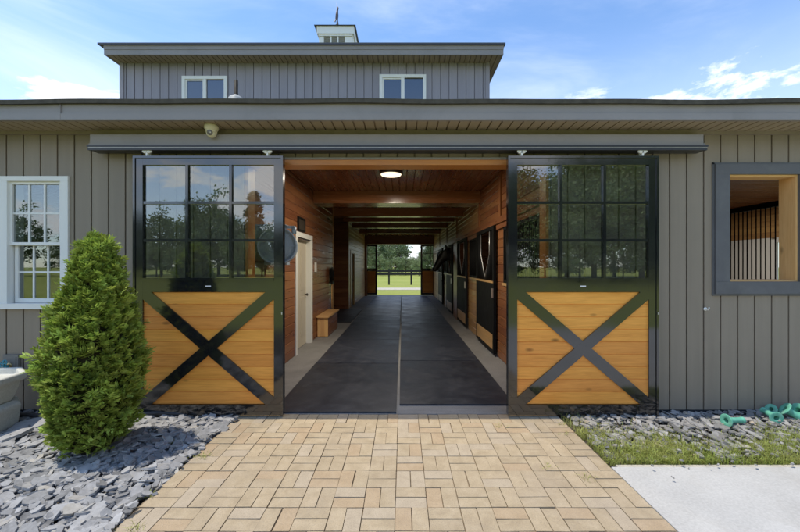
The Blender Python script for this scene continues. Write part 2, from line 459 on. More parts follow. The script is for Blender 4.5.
while k < 15000:
    x, y = R.uniform(1.615, 6.0), R.uniform(2.80, 3.72)
    p = 0
    edge = math.exp(-((y-2.80)/.10)**2)*.95
    edge2 = math.exp(-((x-1.72)/.22)**2) * (.75 if y < 3.35 else .12)
    patch = math.exp(-(((x-2.05)/.42)**2 + ((y-3.02)/.22)**2))*1.0 + math.exp(-(((x-3.75)/.5)**2 + ((y-3.1)/.22)**2))*.75 + math.exp(-(((x-2.85)/.32)**2 + ((y-2.98)/.12)**2))*.6
    p = max(edge, edge2, patch) * (0.5 + 1.3*max(0, dens(x*1.7, y*1.7)+.25))
    if R.random() > p: continue
    k += 1
    blade(gr, x, y, -.03, R.uniform(.04, .105), R.uniform(.003, .006), R.uniform(.2, 1.1))
tag(gr.build('grass', M['blade'], kind='stuff'), 'patchy green grass growing through the slate beside the concrete pad', 'grass')
gr = MB()
for (cx, cy, n, s) in ((PX(205, 2.95), 2.9, 70, .06), (PX(500, 3.4), 3.45, 25, .05), (PX(545, 2.8), 2.75, 30, .04), (PX(178, 3.2), 3.15, 40, .06), (PX(582, 2.7), 2.62, 40, .05),
                       (PX(135, 2.1), 2.08, 60, .07), (1.5, 3.3, 25, .06), (-1.69, 2.4, 20, .04), (PX(560, 3.55), 3.5, 40, .06)):
    for q in range(n): blade(gr, cx+R.gauss(0, s*.6), cy+R.gauss(0, s*.5), -.02, R.uniform(.02, .06), .004, R.uniform(.3, 1.2))
tag(gr.build('weeds', M['blade'], kind='stuff'), 'small weeds sprouting in the joints of the brick path', 'weeds')

# ------------------------------------------------------------------ THE BARN
barn = thing('stable_barn', 'long grey board and batten horse barn with open aisle and raised upper storey', 'barn', (0, YW, 0))
def siding(mb, x0, x1, z0, z1, yf, yb, per, x_ref, holes=(), groove=.016, dep=.022):
    """vertical boards: flat panels parted by narrow recessed grooves"""
    xs = []
    k = math.floor((x0-x_ref)/per)
    while x_ref + k*per < x1:
        a = x_ref + k*per
        xs.append((a, a+groove, dep)); xs.append((a+groove, a+per, 0)); k += 1
    for a, b, d in xs:
        a, b = max(a, x0), min(b, x1)
        if b - a < 1e-4: continue
        tn = R.uniform(-1, 1)
        cuts = sorted({a, b, *[h for H in holes for h in H[:2] if a < h < b]})
        for p, q in zip(cuts[:-1], cuts[1:]):
            zz = [(z0, z1)]
            for (ha, hb, hc, hd) in holes:
                if ha < (p+q)/2 < hb:
                    nz = []
                    for u, v in zz:
                        if hd <= u or hc >= v: nz.append((u, v)); continue
                        if hc > u: nz.append((u, hc))
                        if hd < v: nz.append((hd, v))
                    zz = nz
            for u, v in zz: mb.box(p, q, yf+d, yb, u, v, tn)
# openings in the front wall
WL = (PX(-1, YW)+.05, PX(67.7, YW)-.05, PZ(307, YW)+.02, PZ(176, YW)-.05)            # left window hole
RW = (PX(727.5, YW), PX(797.5, YW), PZ(281.5, YW), PZ(174.7, YW))                    # right window hole
w = MB()
siding(w, XA, XB_, .02, 3.0, YW, YB, .1805, PX(703.5, YW)-.0065, [(OPL-.03, OPR+.03, 0, OPT+.053), WL, RW])
w.build('front_wall', M['siding'], barn)
w = MB(); w.box(XA, OPL-.04, YW-.004, YW+.1, -.06, .018, 0); w.box(OPR+.04, XB_, YW-.004, YW+.1, -.06, .018, 0)
w.build('foundation_strip', M['track'], barn)
# side walls and back wall (seen from the inside, or by a stroll round the corner)
w = MB(); w.box(XA-.15, XA, YW, YE+.3, -.06, 3.2, 0); w.build('side_wall', M['siding'], barn)
w = MB()
w.box(XB_, XB_+.15, YW, 7.6, -.06, 3.2, 0); w.box(XB_, XB_+.15, 9.6, YE+.3, -.06, 3.2, 0)
w.box(XB_, XB_+.15, 7.6, 9.6, -.06, 1.2, 0); w.box(XB_, XB_+.15, 7.6, 9.6, 2.2, 3.2, 0); w.build('side_wall', M['siding'], barn)
w = MB(); siding(w, XA, XB_, .02, 3.0, YE+.12, YE+.3, .1805, 0, [(-1.84, 1.60, 0, OPT+.05)], dep=0)
w.build('back_wall', M['siding'], barn)
# front roof, soffit and fascia
YF = 3.464; ZS = PZ(132, YW); ZFT = PZ(101, YF); sl_ = .22
XEA, XEB = XA-.45, XB_+.45
w = MB()
n = 150; ridge = 11.2
for i in range(n):            # shingle courses, edge slightly uneven
    xa, xb = XEA+(XEB-XEA)*i/n, XEA+(XEB-XEA)*(i+1)/n
    za, zb_ = ZFT+.012+noise.noise((xa*.9, 0, 2))*.020, ZFT+.012+noise.noise((xb*.9, 0, 2))*.020
    yf = YF-.02
    zr = ZFT+.02+(ridge-yf)*sl_
    w.face([(xa, yf, za), (xb, yf, zb_), (xb, ridge, zr), (xa, ridge, zr)])
    w.face([(xa, yf, za-.042), (xb, yf, zb_-.042), (xb, yf, zb_), (xa, yf, za)])
    w.face([(xb, yf, zb_-.042), (xa, yf, za-.042), (xa, YF+.25, ZFT+.0), (xb, YF+.25, ZFT+.0)])
yb2 = YE+.75; zr = ZFT+.02+(ridge-YF+.02)*sl_; zb2 = zr-(yb2-ridge)*sl_
w.face([(XEA, ridge, zr), (XEB, ridge, zr), (XEB, yb2, zb2), (XEA, yb2, zb2)])
for X in (XEA, XEB): w.face([(X, YF, ZFT-.0), (X, ridge, zr), (X, yb2, zb2), (X, yb2, zb2-.15), (X, ridge, zr-.15), (X, YF+.3, ZFT-.1)])
roof = w.build('roof', M['shingle'], barn)
w = MB(); zmid = PZ(112, YF)
w.box(XEA, XEB, YF+.012, YF+.05, zmid-.01, ZFT-.004, 0)
w.box(XEA, XEB, YF, YF+.049, ZS-.003, zmid-.012, 0)
for xj in (-6.1, PX(60, YF), 4.9): w.box(xj, xj+.004, YF-.0015, YF+.01, ZS, ZFT-.01, 0)
w.build('fascia', M['trim'], barn, bevel=.003)
w = MB(); X = XEA; 
while X < XEB:
    b = min(X+.105, XEB)
    w.box(X+.015, b, YF+.05, YW-.012, ZS, ZS+.03, R.uniform(-1, 1)); w.box(X, X+.015, YF+.05, YW-.012, ZS+.018, ZS+.03, 0); X = b
w.build('soffit', M['soffit'], barn)
w = MB(); w.box(XEA, PX(90, 3.7)-.0, YW-.03, YW-.001, ZS-.032, ZS-.001, 0); w.box(PX(703.5, 3.7), XEB, YW-.03, YW-.001, ZS-.032, ZS-.001, 0)
w.box(PX(90, 3.7), PX(703.5, 3.7), YW-.05, YW-.001, ZS-.05, ZS-.001, 0)
w.build('soffit_trim', M['siding'], barn, bevel=.003)
# header board and sliding door track
yh = 3.66
HX0, HX1 = PX(90, yh), PX(703.5, yh)
w = MB(); w.box(HX0, HX1, yh, YW-.003, PZ(145.5, yh), PZ(134.5, yh), 0); w.box(HX0-.004, HX1+.004, yh-.012, YW-.004, PZ(145.5, yh)-.0005, PZ(143.6, yh), 0)
w.build('track_header', M['trim'], barn, bevel=.004)
w = MB(); w.box(HX0-.01, PX(706, yh), yh-.03, YW-.06, PZ(147.6, yh), PZ(145.6, yh), 0); w.box(HX0-.01, PX(706, yh), yh-.018, yh+.02, PZ(150.5, yh), PZ(148.4, yh), 0); w.box(HX0, PX(705, yh), yh+.03, YW-.03, PZ(150.3, yh), PZ(145.7, yh), 0)
trk = w.build('door_track', M['track'], barn, bevel=.003)
w = MB(); w.box(HX0, PX(705.5, yh), yh-.022, yh-.0185, PZ(148.2, yh), PZ(147.7, yh), 0); w.build('track_lip', M['steel'], trk)
# door opening trim
w = MB(); w.box(OPL-.03, OPR+.03, YW-.006, YB+.02, OPT, OPT+.053); w.box(OPL-.03, OPL, YW-.005, YB+.02, 0, OPT-.001); w.box(OPR, OPR+.03, YW-.005, YB+.02, 0, OPT-.001)
w.build('door_frame', M['jamb'], barn, bevel=.003)
w = MB(); w.box(OPL-.05, OPR+.05, YW-.014, YW-.001, OPT+.054, OPT+.078, 0); w.build('opening_trim', M['trim'], barn)

# ---- sliding doors (frame > glass pane, plank panel, cross brace, hangers, sticker)
def sliding_door(x0, x1):
    z = lambda py: PZ(py, YD)
    zt, zb_ = z(156.0), z(415.0)
    gx0, gx1 = x0 + .0755, x1 - .105 if False else x1-.119
    gx0, gx1 = x0+.078, x1-.112
    gx0, gx1 = x0+.095, x1-.095
    gt, gb = z(164.8), z(278)
    wt, wb = z(292), z(404.8)
    y0, y1_ = YD, YD+.055
    f = MB()
    f.box(x0, gx0, y0, y1_, zb_, zt, 0); f.box(gx1, x1, y0, y1_, zb_, zt, 0)
    f.box(gx0, gx1, y0+.0005, y1_, gt, zt, 0); f.box(gx0, gx1, y0+.0005, y1_, wt, gb, 0); f.box(gx0, gx1, y0+.0005, y1_, zb_, wb, 0)
    # raised outer angle and inner stop
    e = .022
    f.box(x0, x1, y0-.010, y0-.0005, zt-e, zt, 0); f.box(x0, x0+e, y0-.010, y0-.0005, zb_, zt-e, 0); f.box(x1-e, x1, y0-.010, y0-.0005, zb_, zt-e, 0)
    f.box(gx0, gx1, y0-.006, y0-.0005, gb-.03, gb-.004, 0)
    # muntins
    for k in (1, 2):
        xm = gx0+(gx1-gx0)*k/3; f.box(xm-.014, xm+.014, y0+.004, y1_-.004, gb, gt, 0)
    for k in (1, 2):
        zm = gb+(gt-gb)*k/3
        for a in range(3):
            xa = gx0+(gx1-gx0)*a/3+(.0141 if a else 0); xb = gx0+(gx1-gx0)*(a+1)/3-(.0141 if a < 2 else 0)
            f.box(xa, xb, y0+.006, y1_-.006, zm-.014, zm+.014, 0)
    d = f.build('sliding_door', M['black'], barn, bevel=.0025)
    for a in range(3):
        for b in range(3):
            p = MB(); xa = gx0+(gx1-gx0)*a/3+(.0145 if a else .0005); xb = gx0+(gx1-gx0)*(a+1)/3-(.0145 if a < 2 else .0005)
            za = gb+(gt-gb)*b/3+(.0145 if b else .0005); zb2_ = gb+(gt-gb)*(b+1)/3-(.0145 if b < 2 else .0005)
            p.box(xa, xb, y0+.024, y0+.028, za, zb2_, 0); p.build('pane', M['glass'], d)
    p = MB(); nb = 9; bw = (wt-wb)/nb
    p.planks((gx0, y0+.016, wb), (1, 0, 0), (0, 0, 1), (0, -1, 0), gx1-gx0, wt-wb-.0005, bw, .0045, .006)
    p.planks((gx0, y0+.048, wb), (1, 0, 0), (0, 0, 1), (0, 1, 0), gx1-gx0, wt-wb-.0005, bw, .0045, .006)
    p.build('plank_panel', M['pine'], d)
    br = MB()
    bwid = .112
    def diag(pa, pb, y, th):
        a, b = Vector((pa[0], pa[1])), Vector((pb[0], pb[1])); dr = (b-a).normalized(); nn = Vector((-dr.y, dr.x))*bwid/2
        # clip the bar to the panel rectangle so it meets the frame in its corners
        poly = [a+nn-dr*.3, a-nn-dr*.3, b-nn+dr*.3, b+nn+dr*.3]
        def clip(poly, ax, val, keep):
            out = []
            for i in range(len(poly)):
                p_, q_ = poly[i], poly[(i+1) % len(poly)]
                ip, iq = keep(p_[ax]-val), keep(q_[ax]-val)
                if ip: out.append(p_)
                if ip != iq:
                    t = (val-p_[ax])/(q_[ax]-p_[ax]); out.append(p_+(q_-p_)*t)
            return out
        poly = clip(poly, 0, gx0, lambda v: v > 0); poly = clip(poly, 0, gx1, lambda v: v < 0); poly = clip(poly, 1, wb, lambda v: v > 0); poly = clip(poly, 1, wt, lambda v: v < 0)
        Mx = Matrix(((1, 0, 0, 0), (0, 0, -1, y), (0, 1, 0, 0), (0, 0, 0, 1)))
        br.prism([(p_.x, p_.y) for p_ in poly], th, Mx, 0)
    diag((gx0, wt), (gx1, wb), y0+.0155, .0150); diag((gx0, wb), (gx1, wt), y0+.0155, .0158)
    br.build('cross_brace', M['black'], d, bevel=.002)
    for xh in (x0+.14, x1-.16):
        h = MB(); zt2 = PZ(150.4, yh)
        h.box(xh-.012, xh+.012, YD+.012, YD+.04, zt+.0005, zt2-.001, 0); h.lathe([(0, -.012), (.022, -.012), (.022, .012), (0, .012)], (xh-.018, YD+.004, zt+.047), 12, (0, 1, 0)); h.lathe([(0, -.012), (.022, -.012), (.022, .012), (0, .012)], (xh+.018, YD+.004, zt+.047), 12, (0, 1, 0))
        h.box(xh-.045, xh+.045, YD-.006, YD+.012, zt+.038, zt+.056, 0); h.box(xh-.008, xh+.008, YD-.008, YD+.012, zt-.012, zt+.04, 0)
        h.build('hanger', M['white'], d)
    s_ = MB(); xm = (x0+x1)/2+.0; zc = z(286.2); s_.box(xm-.028, xm+.028, y0-.0025, y0-.0006, zc-.006, zc+.006, 0); s_.build('sticker', M['label'], d)
    s_ = MB(); s_.box(x1-.014, x1-.004, y0-.018, y0-.0105, 1.05, 1.075, 0); s_.build('pull_handle', M['steel'], d)
    return d
dl = sliding_door(PX(133.3, YD), PX(283.2, YD))
dr = sliding_door(PX(508.0, YD), PX(658.3, YD))
# the far pair, hung outside the far wall
wd = PX(283.2, YD)-PX(133.3, YD)
for xc in (-1.33-wd/2, .956+wd/2):
    c = copy_tree(dl, barn); xm = (PX(133.3, YD)+PX(283.2, YD))/2
    # turned round so its braces face the pasture
    c.rotation_euler = (0, 0, PI); c.location = (xc+xm, (YE+.44)+(YD-YW)-0*YW - YW, 0)
    c.location = Vector((xc, YE+.42, 0)) - Vector((0, YW, 0)) - Vector((-xm, -(YD-YW), 0))
for c in list(barn.children):
    pass

# ---- left double hung window
w = MB(); yc = YW-.022
a0, a1 = PX(-1, yc), PX(67.7, yc); t1, b1 = PZ(176, yc), PZ(303.5, yc)
cw = .082
w.box(a0, a1, yc, YW-.001, t1-cw*.62, t1, 0); w.box(a0, a0+cw, yc, YW-.001, b1, t1-cw*.62-.0005, 0); w.box(a1-cw, a1, yc, YW-.001, b1, t1-cw*.62-.0005, 0)
w.box(a0-.01, a1+.01, yc-.02, YW+.04, PZ(309.2, yc-.02), b1-.0005, 0)
ja, jb, jt = a0+cw, a1-cw, t1-cw*.62
for q in ((ja-.012, ja, .0), (jb, jb+.012, 0)): w.box(q[0], q[1], YW-.0005, YB, b1, jt, 0)
w.box(ja-.012, jb+.012, YW-.0005, YB, jt, jt+.012, 0)
win = w.build('window', M['white'], barn, bevel=.004)
def sash(name, x0, x1, z0, z1, y, fr, nx, nz, par, mat, frb=None):
    w = MB(); frb = frb or fr
    w.box(x0, x0+fr, y, y+.035, z0, z1, 0); w.box(x1-fr, x1, y, y+.035, z0, z1, 0); w.box(x0+fr, x1-fr, y+.0004, y+.035, z1-fr, z1, 0); w.box(x0+fr, x1-fr, y+.0004, y+.035, z0, z0+frb, 0)
    gx0, gx1, gz0, gz1 = x0+fr, x1-fr, z0+frb, z1-fr
    for k in range(1, nx): xm = gx0+(gx1-gx0)*k/nx; w.box(xm-.009, xm+.009, y+.009, y+.028, gz0, gz1, 0)
    for k in range(1, nz): zm = gz0+(gz1-gz0)*k/nz; w.box(gx0, gx1, y+.010, y+.027, zm-.009, zm+.009, 0)
    s_ = w.build(name, mat, par, bevel=.002)
    p = MB(); p.box(gx0, gx1, y+.016, y+.020, gz0, gz1, 0); p.build('pane', M['glass'], s_)
    return s_
zm = PZ(243, yc)
sash('sash', ja, jb, zm-.02, jt-.001, YW+.004, .030, 3, 2, win, M['white'])
sash('sash', ja+.012, jb-.012, b1+.002, zm+.012, YW+.046, .036, 3, 2, win, M['white'], .045)
# ---- right window: blue grey casing, open, with pine jambs
w = MB(); cf = YW-.03
x0, x1, zt, zb_ = PX(716, cf), PX(799.8, cf)+.085, PZ(163.8, cf), PZ(294, cf)
w.box(x0, x1, cf, YW-.001, RW[3]-.0, zt, 0); w.box(x0, RW[0], cf+.001, YW-.001, RW[2], RW[3]-.0005, 0); w.box(RW[1], x1, cf+.001, YW-.001, RW[2], RW[3]-.0005, 0)
w.box(x0, x1, cf-.004, YW-.001, zb_, RW[2]-.0005, 0)
w.box(x0-.02, x0-.0005, YW-.012, YW-.001, zb_, zt+.018, 0); w.box(x0-.02, x1+.02, YW-.012, YW-.001, zt+.0005, zt+.018, 0); w.box(x0-.02, x1+.02, YW-.014, YW-.001, zb_-.02, zb_-.0005, 0)
rwin = w.build('window', M['casing'], barn, bevel=.003)
w = MB(); w.box(RW[0]-.002, RW[1]+.002, YW-.0005, YB+.02, RW[3]-.018, RW[3]-.0005); w.box(RW[1]-.02, RW[1]-.0004, YW-.0004, YB+.02, RW[2]+.018, RW[3]-.0185); w.box(RW[0]+.0004, RW[0]+.02, YW-.0004, YB+.02, RW[2]+.018, RW[3]-.0185); w.box(RW[0], RW[1], YW-.0003, YB+.02, RW[2]+.0004, RW[2]+.0175)
w.build('jamb', M['rawpine'], rwin, bevel=.002)

# ---- upper storey
YU = 7.5; YUF = 7.2; UX0, UX1 = PX(121, YU), PX(488.5, YU); ZU = PZ(63, YU)
UW = [(PX(182.5, YU), PX(227.5, YU), PZ(113, YU), PZ(76.5, YU)), (PX(379.5, YU), PX(426, YU), PZ(113, YU), PZ(75, YU))]
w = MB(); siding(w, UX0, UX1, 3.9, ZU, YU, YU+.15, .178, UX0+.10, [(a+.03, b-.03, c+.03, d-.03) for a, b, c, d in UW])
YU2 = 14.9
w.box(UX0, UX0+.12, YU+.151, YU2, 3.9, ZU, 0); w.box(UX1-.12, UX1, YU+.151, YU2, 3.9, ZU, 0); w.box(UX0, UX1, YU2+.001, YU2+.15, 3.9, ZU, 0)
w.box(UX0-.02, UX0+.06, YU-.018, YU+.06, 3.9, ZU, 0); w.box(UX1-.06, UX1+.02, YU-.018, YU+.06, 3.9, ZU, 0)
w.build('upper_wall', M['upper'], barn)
for (a, b, c, d) in UW:
    w = MB(); t = .065
    w.box(a, b, YU-.03, YU+.02, d-t, d, 0); w.box(a, a+t, YU-.03, YU+.02, c, d-t-.0005, 0); w.box(b-t, b, YU-.03, YU+.02, c, d-t-.0005, 0); w.box(a, b, YU-.03, YU+.02, c-.03, c-.0005, 0)
    m_ = (a+b)/2; w.box(m_-.035, m_+.035, YU-.025, YU+.02, c, d-t-.0005, 0)
    w.box(a+t+.0005, a+t+.03, YU-.012, YU+.03, c, d-t-.0005, 0); w.box(a+t+.03, m_-.0355, YU-.012, YU+.03, d-t-.03, d-t-.0006, 0)
    uw = w.build('upper_window', M['white'], barn, bevel=.004)
    for q0, q1 in ((a+t+.03, m_-.035), (m_+.035, b-t)):
        p = MB(); p.box(q0, q1, YU+.004, YU+.009, c, d-t, 0); p.build('pane', M['darkglass'], uw)
    p = MB(); p.box(a+.02, b-.02, YU+.13, YU+.14, c, d-.02, 0); p.build('blind', M['fan'], uw)
EX0, EX1 = PX(104, YUF), PX(503.5, YUF); zt = PZ(45.2, YUF)
zs_ = ZU
w = MB(); rz = zt + .17; ry = (YU+YU2)/2
pr = .10
def roofpoly(yf, zf, slope): return zf + (ry-yf)*slope
ZRG = roofpoly(YUF-.03, zt+.03, .2)
XO = .10
w.face([(EX0-XO, YUF-.04, zt+.03), (EX1+.03, YUF-.04, zt+.03), (EX1+.03, ry, ZRG), (EX0-XO, ry, ZRG)])
w.face([(EX0-XO, YUF-.04, zt-.005), (EX1+.03, YUF-.04, zt-.005), (EX1+.03, YUF-.04, zt+.03), (EX0-XO, YUF-.04, zt+.03)])
w.face([(EX1+.03, YUF-.04, zt-.005), (EX0-XO, YUF-.04, zt-.005), (EX0-XO, YUF+.2, zt+.0), (EX1+.03, YUF+.2, zt+.0)])
ye = YU2+.4
w.face([(EX0-XO, ry, ZRG), (EX1+.03, ry, ZRG), (EX1+.03, ye, zt+.03), (EX0-XO, ye, zt+.03)])
for X in (EX0-XO, EX1+.03): w.face([(X, YUF-.04, zt-.005), (X, YUF-.04, zt+.03), (X, ry, ZRG), (X, ye, zt+.03), (X, ye, zt-.005), (X, ry, ZRG-.035)])
w.build('upper_roof', M['metalroof'], barn)
w = MB(); zm_ = PZ(49.5, YUF)
w.box(EX0, EX1, YUF, YUF+.035, zs_-.002, zt-.006, 0); w.box(EX0-.004, EX1+.004, YUF-.008, YUF-.0005, zm_, zt-.006, 0)
for X in (EX0, EX1-.035): w.box(X, X+.035, YUF+.036, YU2+.4, zs_-.002, zt-.01, 0); 
for X in (EX0, EX1-.035): w.face([(X, YUF, zt-.01), (X, ry, ZRG-.04), (X, ye, zt-.01)])
w.build('upper_fascia', M['trim'], barn, bevel=.004)
w = MB(); X = EX0+.036
while X < EX1-.036:
    b = min(X+.105, EX1-.036); w.box(X+.015, b, YUF+.036, YU2+.38, zs_, zs_+.03, R.uniform(-1, 1)); w.box(X, X+.015, YUF+.036, YU2+.38, zs_+.018, zs_+.03, 0); X = b
w.build('upper_soffit', M['soffit'], barn)
# cupola
YK = 10.3; k0, k1 = PX(319, YK), PX(352.5, YK); kd = 1.0; zc0, zc1 = 6.4, PZ(35, YK)
w = MB(); kt = .06
zl0, zl1 = zc0, PZ(34.8, YK)
w.box(k0, k0+.14, YK, YK+.14, zc0, zl1, 0); w.box(k1-.22, k1, YK, YK+.14, zc0, zl1, 0); w.box(k0, k0+.14, YK+kd-.14, YK+kd, zc0, zl1, 0); w.box(k1-.14, k1, YK+kd-.14, YK+kd, zc0, zl1, 0)
w.box(k0+.03, k1-.03, YK+.06, YK+kd-.04, zc0, zl1, 0)
xs = [k0+.14+(k1-.22-k0-.14)*q/3 for q in range(4)]
for q in (1, 2): w.box(xs[q]-.02, xs[q]+.02, YK+.005, YK+.1, zc0, zl1, 0)
w.box(k0-.05, k1+.05, YK-.06, YK+kd+.06, zl1, PZ(27.3, YK), 0)
w.box(k0+.002, k1-.002, YK-.03, YK-.001, zl1-.05, zl1-.0005, 0)
w.box(k1, k1+.012, YK+.02, YK+kd, zc0, zl1-.001, 0)
cup = w.build('cupola', M['white'], barn, bevel=.006)
for q in range(3):
    w = MB(); z = zc0
    while z < zl1-.05:
        w.bar(((xs[q]+.021 if q else xs[q]), YK+.035, z), ((xs[q+1]-.021 if q < 2 else xs[q+1]), YK+.035, z), .045, .008, (0, .5, .8), 0); z += .035
    w.build('louver', M['louver'], cup)
w = MB(); zr0 = PZ(27.3, YK)+.0005; zr1 = PZ(24.6, YK-.1)
w.box(k0-.12, k1+.10, YK-.10, YK+kd+.1, zr0, zr1, 0)
cx_, cy_ = (k0+k1)/2+.02, YK+kd/2
q = [(k0-.12, YK-.1), (k1+.10, YK-.1), (k1+.10, YK+kd+.1), (k0-.12, YK+kd+.1)]
for i in range(4): w.face([(q[i][0], q[i][1], zr1), (q[(i+1) % 4][0], q[(i+1) % 4][1], zr1), (cx_, cy_, zr1+.16)])
w.build('cupola_roof', M['metalroof'], cup)
w = MB(); zp = zr1+.14; wx = PX(336.8, cy_)
ztop = PZ(3, cy_)
w.lathe([(.0, -.02), (.09, 0), (.06, .05), (.02, .09), (.012, .1)], (wx, cy_, zp), 14)
w.tube([(wx, cy_, zp+.05), (wx, cy_, ztop)], [.012, .004], 6)
w.lathe([(.0, -.05), (.05, 0), (0, .05)], (wx, cy_, zp+.24), 12)
for dx, dy in ((1, .3), (-1, -.3), (.3, -1), (-.3, 1)): w.tube([(wx, cy_, zp+.17), (wx+dx*.2, cy_+dy*.2, zp+.17)], .007, 5); w.lathe([(0, -.03), (.025, 0), (0, .03)], (wx+dx*.2, cy_+dy*.2, zp+.17), 6)
# slim leaping figure, seen nearly end on, and its arrow
dirv = Vector((.42, .9, 0)).normalized()
pts2 = [(-.16, .30), (-.08, .42), (-.05, .62), (.02, .80), (.10, .95), (.16, .92), (.12, .80), (.14, .62), (.10, .46), (.16, .32), (.10, .32), (.03, .45), (-.03, .45), (-.10, .30)]
poly = [(a*.62, .30+(b-.30)*.85) for a, b in pts2]
Mx = Matrix.Translation((wx, cy_, zp)) @ Matrix(((dirv.x, 0, -dirv.y, 0), (dirv.y, 0, dirv.x, 0), (0, 1, 0, 0), (0, 0, 0, 1)))
w.prism(poly, .02, Mx, 0)
w.build('weathervane', M['copper'], cup)
# vent pipe on the front roof
w = MB(); yv = 6.1; xv = PX(236, yv); zv = ZFT+.02+(yv-YF)*sl_
w.tube([(xv, yv, zv-.05), (xv, yv, PZ(80.5, yv))], .032, 12); vp = w.build('vent_pipe', M['blackmatt'], roof)
w = MB(); w.lathe([(.15, -.06), (.12, PZ(99, yv)-zv), (.09, PZ(97, yv)-zv), (.045, PZ(95.6, yv)-zv), (.034, PZ(95, yv)-zv)], (xv, yv, zv), 16); w.build('pipe_flashing', M['louver'], vp)

# ------------------------------------------------------------------ barn interior
Xv, Yv, Zv = Vector((1, 0, 0)), Vector((0, 1, 0)), Vector((0, 0, 1))
PW = .145
# ceiling boards run down the aisle
w = MB(); w.planks((XL-.1, YB, ZC), Yv, Xv, -Zv, YE-YB+.1, XR-XL+.2, .135, .009, .012, 4.0); w.box(XA, XB_, YB, YE+.1, ZC+.012, ZC+.06, 0)
w.build('aisle_ceiling', M['stain_dark'], barn)
w = MB(); w.planks((XR+.12, YB, ZC-.0), Xv, Yv, -Zv, XB_-XR-.12, YE-YB, .14, .006, .008, 4.0); w.build('stall_ceiling', M['stain_dark'], barn)
# inside of the front wall above and beside the opening
w = MB(); w.box(XL-.1, XR+.1, YB+.001, YB+.02, OPT+.055, ZC); w.build('inner_header', M['stain'], barn)
# beams
for (yb_, z0, dp) in ((7.42, 2.85, .52), (9.55, 2.87, .24), (11.2, 2.93, .2), (13.0, 2.93, .24), (15.3, 2.93, .24)):
    w = MB(); w.box(XL+.002, XR-.002, yb_, yb_+dp, z0, ZC-.006); w.build('ceiling_beam', M['stain_dark'], barn, bevel=.006)
# left aisle wall, near part (up to the cross aisle)
DA, DB, DT = 6.24, 7.20, 2.06
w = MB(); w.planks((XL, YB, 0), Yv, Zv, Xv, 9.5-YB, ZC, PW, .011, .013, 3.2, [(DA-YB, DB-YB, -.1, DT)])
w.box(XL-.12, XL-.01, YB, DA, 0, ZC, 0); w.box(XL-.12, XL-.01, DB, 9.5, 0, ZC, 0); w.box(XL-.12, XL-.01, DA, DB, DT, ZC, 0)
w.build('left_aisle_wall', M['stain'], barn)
w = MB(); w.box(XL-.13, XL+.012, 9.501, 9.53, 0, ZC); w.build('corner_board', M['planks'], barn)
# cross aisle: wall facing the front, and its depths
w = MB(); w.planks((-6.0, 12.9, 0), Xv, Zv, -Yv, 4.05, ZC, PW, .011, .013, 3.0); w.box(-6.0, -1.95, 12.909, 13.0, 0, ZC, 0); w.build('cross_wall', M['stain'], barn)
w = MB(); w.box(-6.1, -6.0, 9.5, 12.9, 0, ZC); w.box(-6.1, XL-.13, 9.40, 9.5, 0, ZC); w.build('cross_aisle_wall', M['stain'], barn)
X2 = -1.95
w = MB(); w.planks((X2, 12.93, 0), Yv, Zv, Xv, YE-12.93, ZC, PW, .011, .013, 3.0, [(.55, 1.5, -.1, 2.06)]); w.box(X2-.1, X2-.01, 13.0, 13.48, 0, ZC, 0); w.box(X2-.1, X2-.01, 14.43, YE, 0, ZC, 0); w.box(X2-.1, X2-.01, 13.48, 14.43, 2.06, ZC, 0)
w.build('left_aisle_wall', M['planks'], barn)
w = MB(); w.box(-1.965, -1.93, 12.875, 12.93, 0, ZC-.2); w.build('corner_board', M['planks'], barn)
# far wall above the opening
w = MB(); w.planks((XL-.1, YE, OPT+.05), Xv, Zv, -Yv, XR-XL+.2, ZC-OPT-.05, PW, .005, .006); w.box(XL-.1, XR+.1, YE+.009, YE+.11, OPT+.05, ZC, 0); w.box(XL-.1, -1.84, YE, YE+.3, 0, OPT+.05); w.box(1.60, XR+.1, YE, YE+.3, 0, OPT+.05)
w.build('far_wall', M['stain'], barn)
# white service door on the left (recessed) with casing and knob
w = MB(); xd = XL-.085
w.box(xd-.035, xd, DA+.004, DB-.004, .01, DT-.004, 0)
for (za, zb_) in ((.2, .95), (1.08, 1.9)):
    for (ya, yb_) in ((DA+.12, DA+.43), (DA+.53, DA+.84)):
        w.box(xd+.0005, xd+.006, ya, yb_, za, zb_, 0); w.box(xd+.0065, xd+.010, ya+.04, yb_-.04, za+.04, zb_-.04, 0)
sd = w.build('service_door', M['cream'], barn, bevel=.003)
w = MB(); w.lathe([(.0, .06), (.022, .058), (.027, .045), (.018, .025), (.012, .02), (.012, .008), (.028, .006), (.028, 0)], (xd, DB-.10, .98), 14, (1, 0, 0)); w.build('knob', M['bronze'], sd)
w = MB(); w.box(XL+.001, XL+.022, DA-.09, DA, 0, DT+.09, 0); w.box(XL+.001, XL+.022, DB, DB+.09, 0, DT+.09, 0); w.box(XL+.001, XL+.022, DA, DB, DT, DT+.09, 0)
w.box(xd, XL, DA-.0, DA+.02, 0, DT, 0); w.box(xd, XL, DB-.02, DB, 0, DT, 0); w.box(xd, XL, DA+.02, DB-.02, DT-.02, DT, 0)
w.build('door_casing', M['white'], sd, bevel=.003)
# grey green door further down
w = MB(); w.box(X2-.09, X2-.05, 13.49, 14.42, .01, 2.05, 0); fd = w.build('passage_door', M['doorgrey'], barn, bevel=.004)
w = MB(); w.box(X2+.001, X2+.02, 13.39, 13.48, 0, 2.15); w.box(X2+.001, X2+.02, 14.43, 14.52, 0, 2.15); w.box(X2+.001, X2+.02, 13.48, 14.43, 2.06, 2.15); w.build('door_casing', M['planks'], fd)
w = MB(); w.lathe([(.0, .06), (.024, .05), (.012, .02), (.028, 0)], (X2-.05, 14.3, .98), 12, (1, 0, 0)); w.build('knob', M['bronze'], fd)

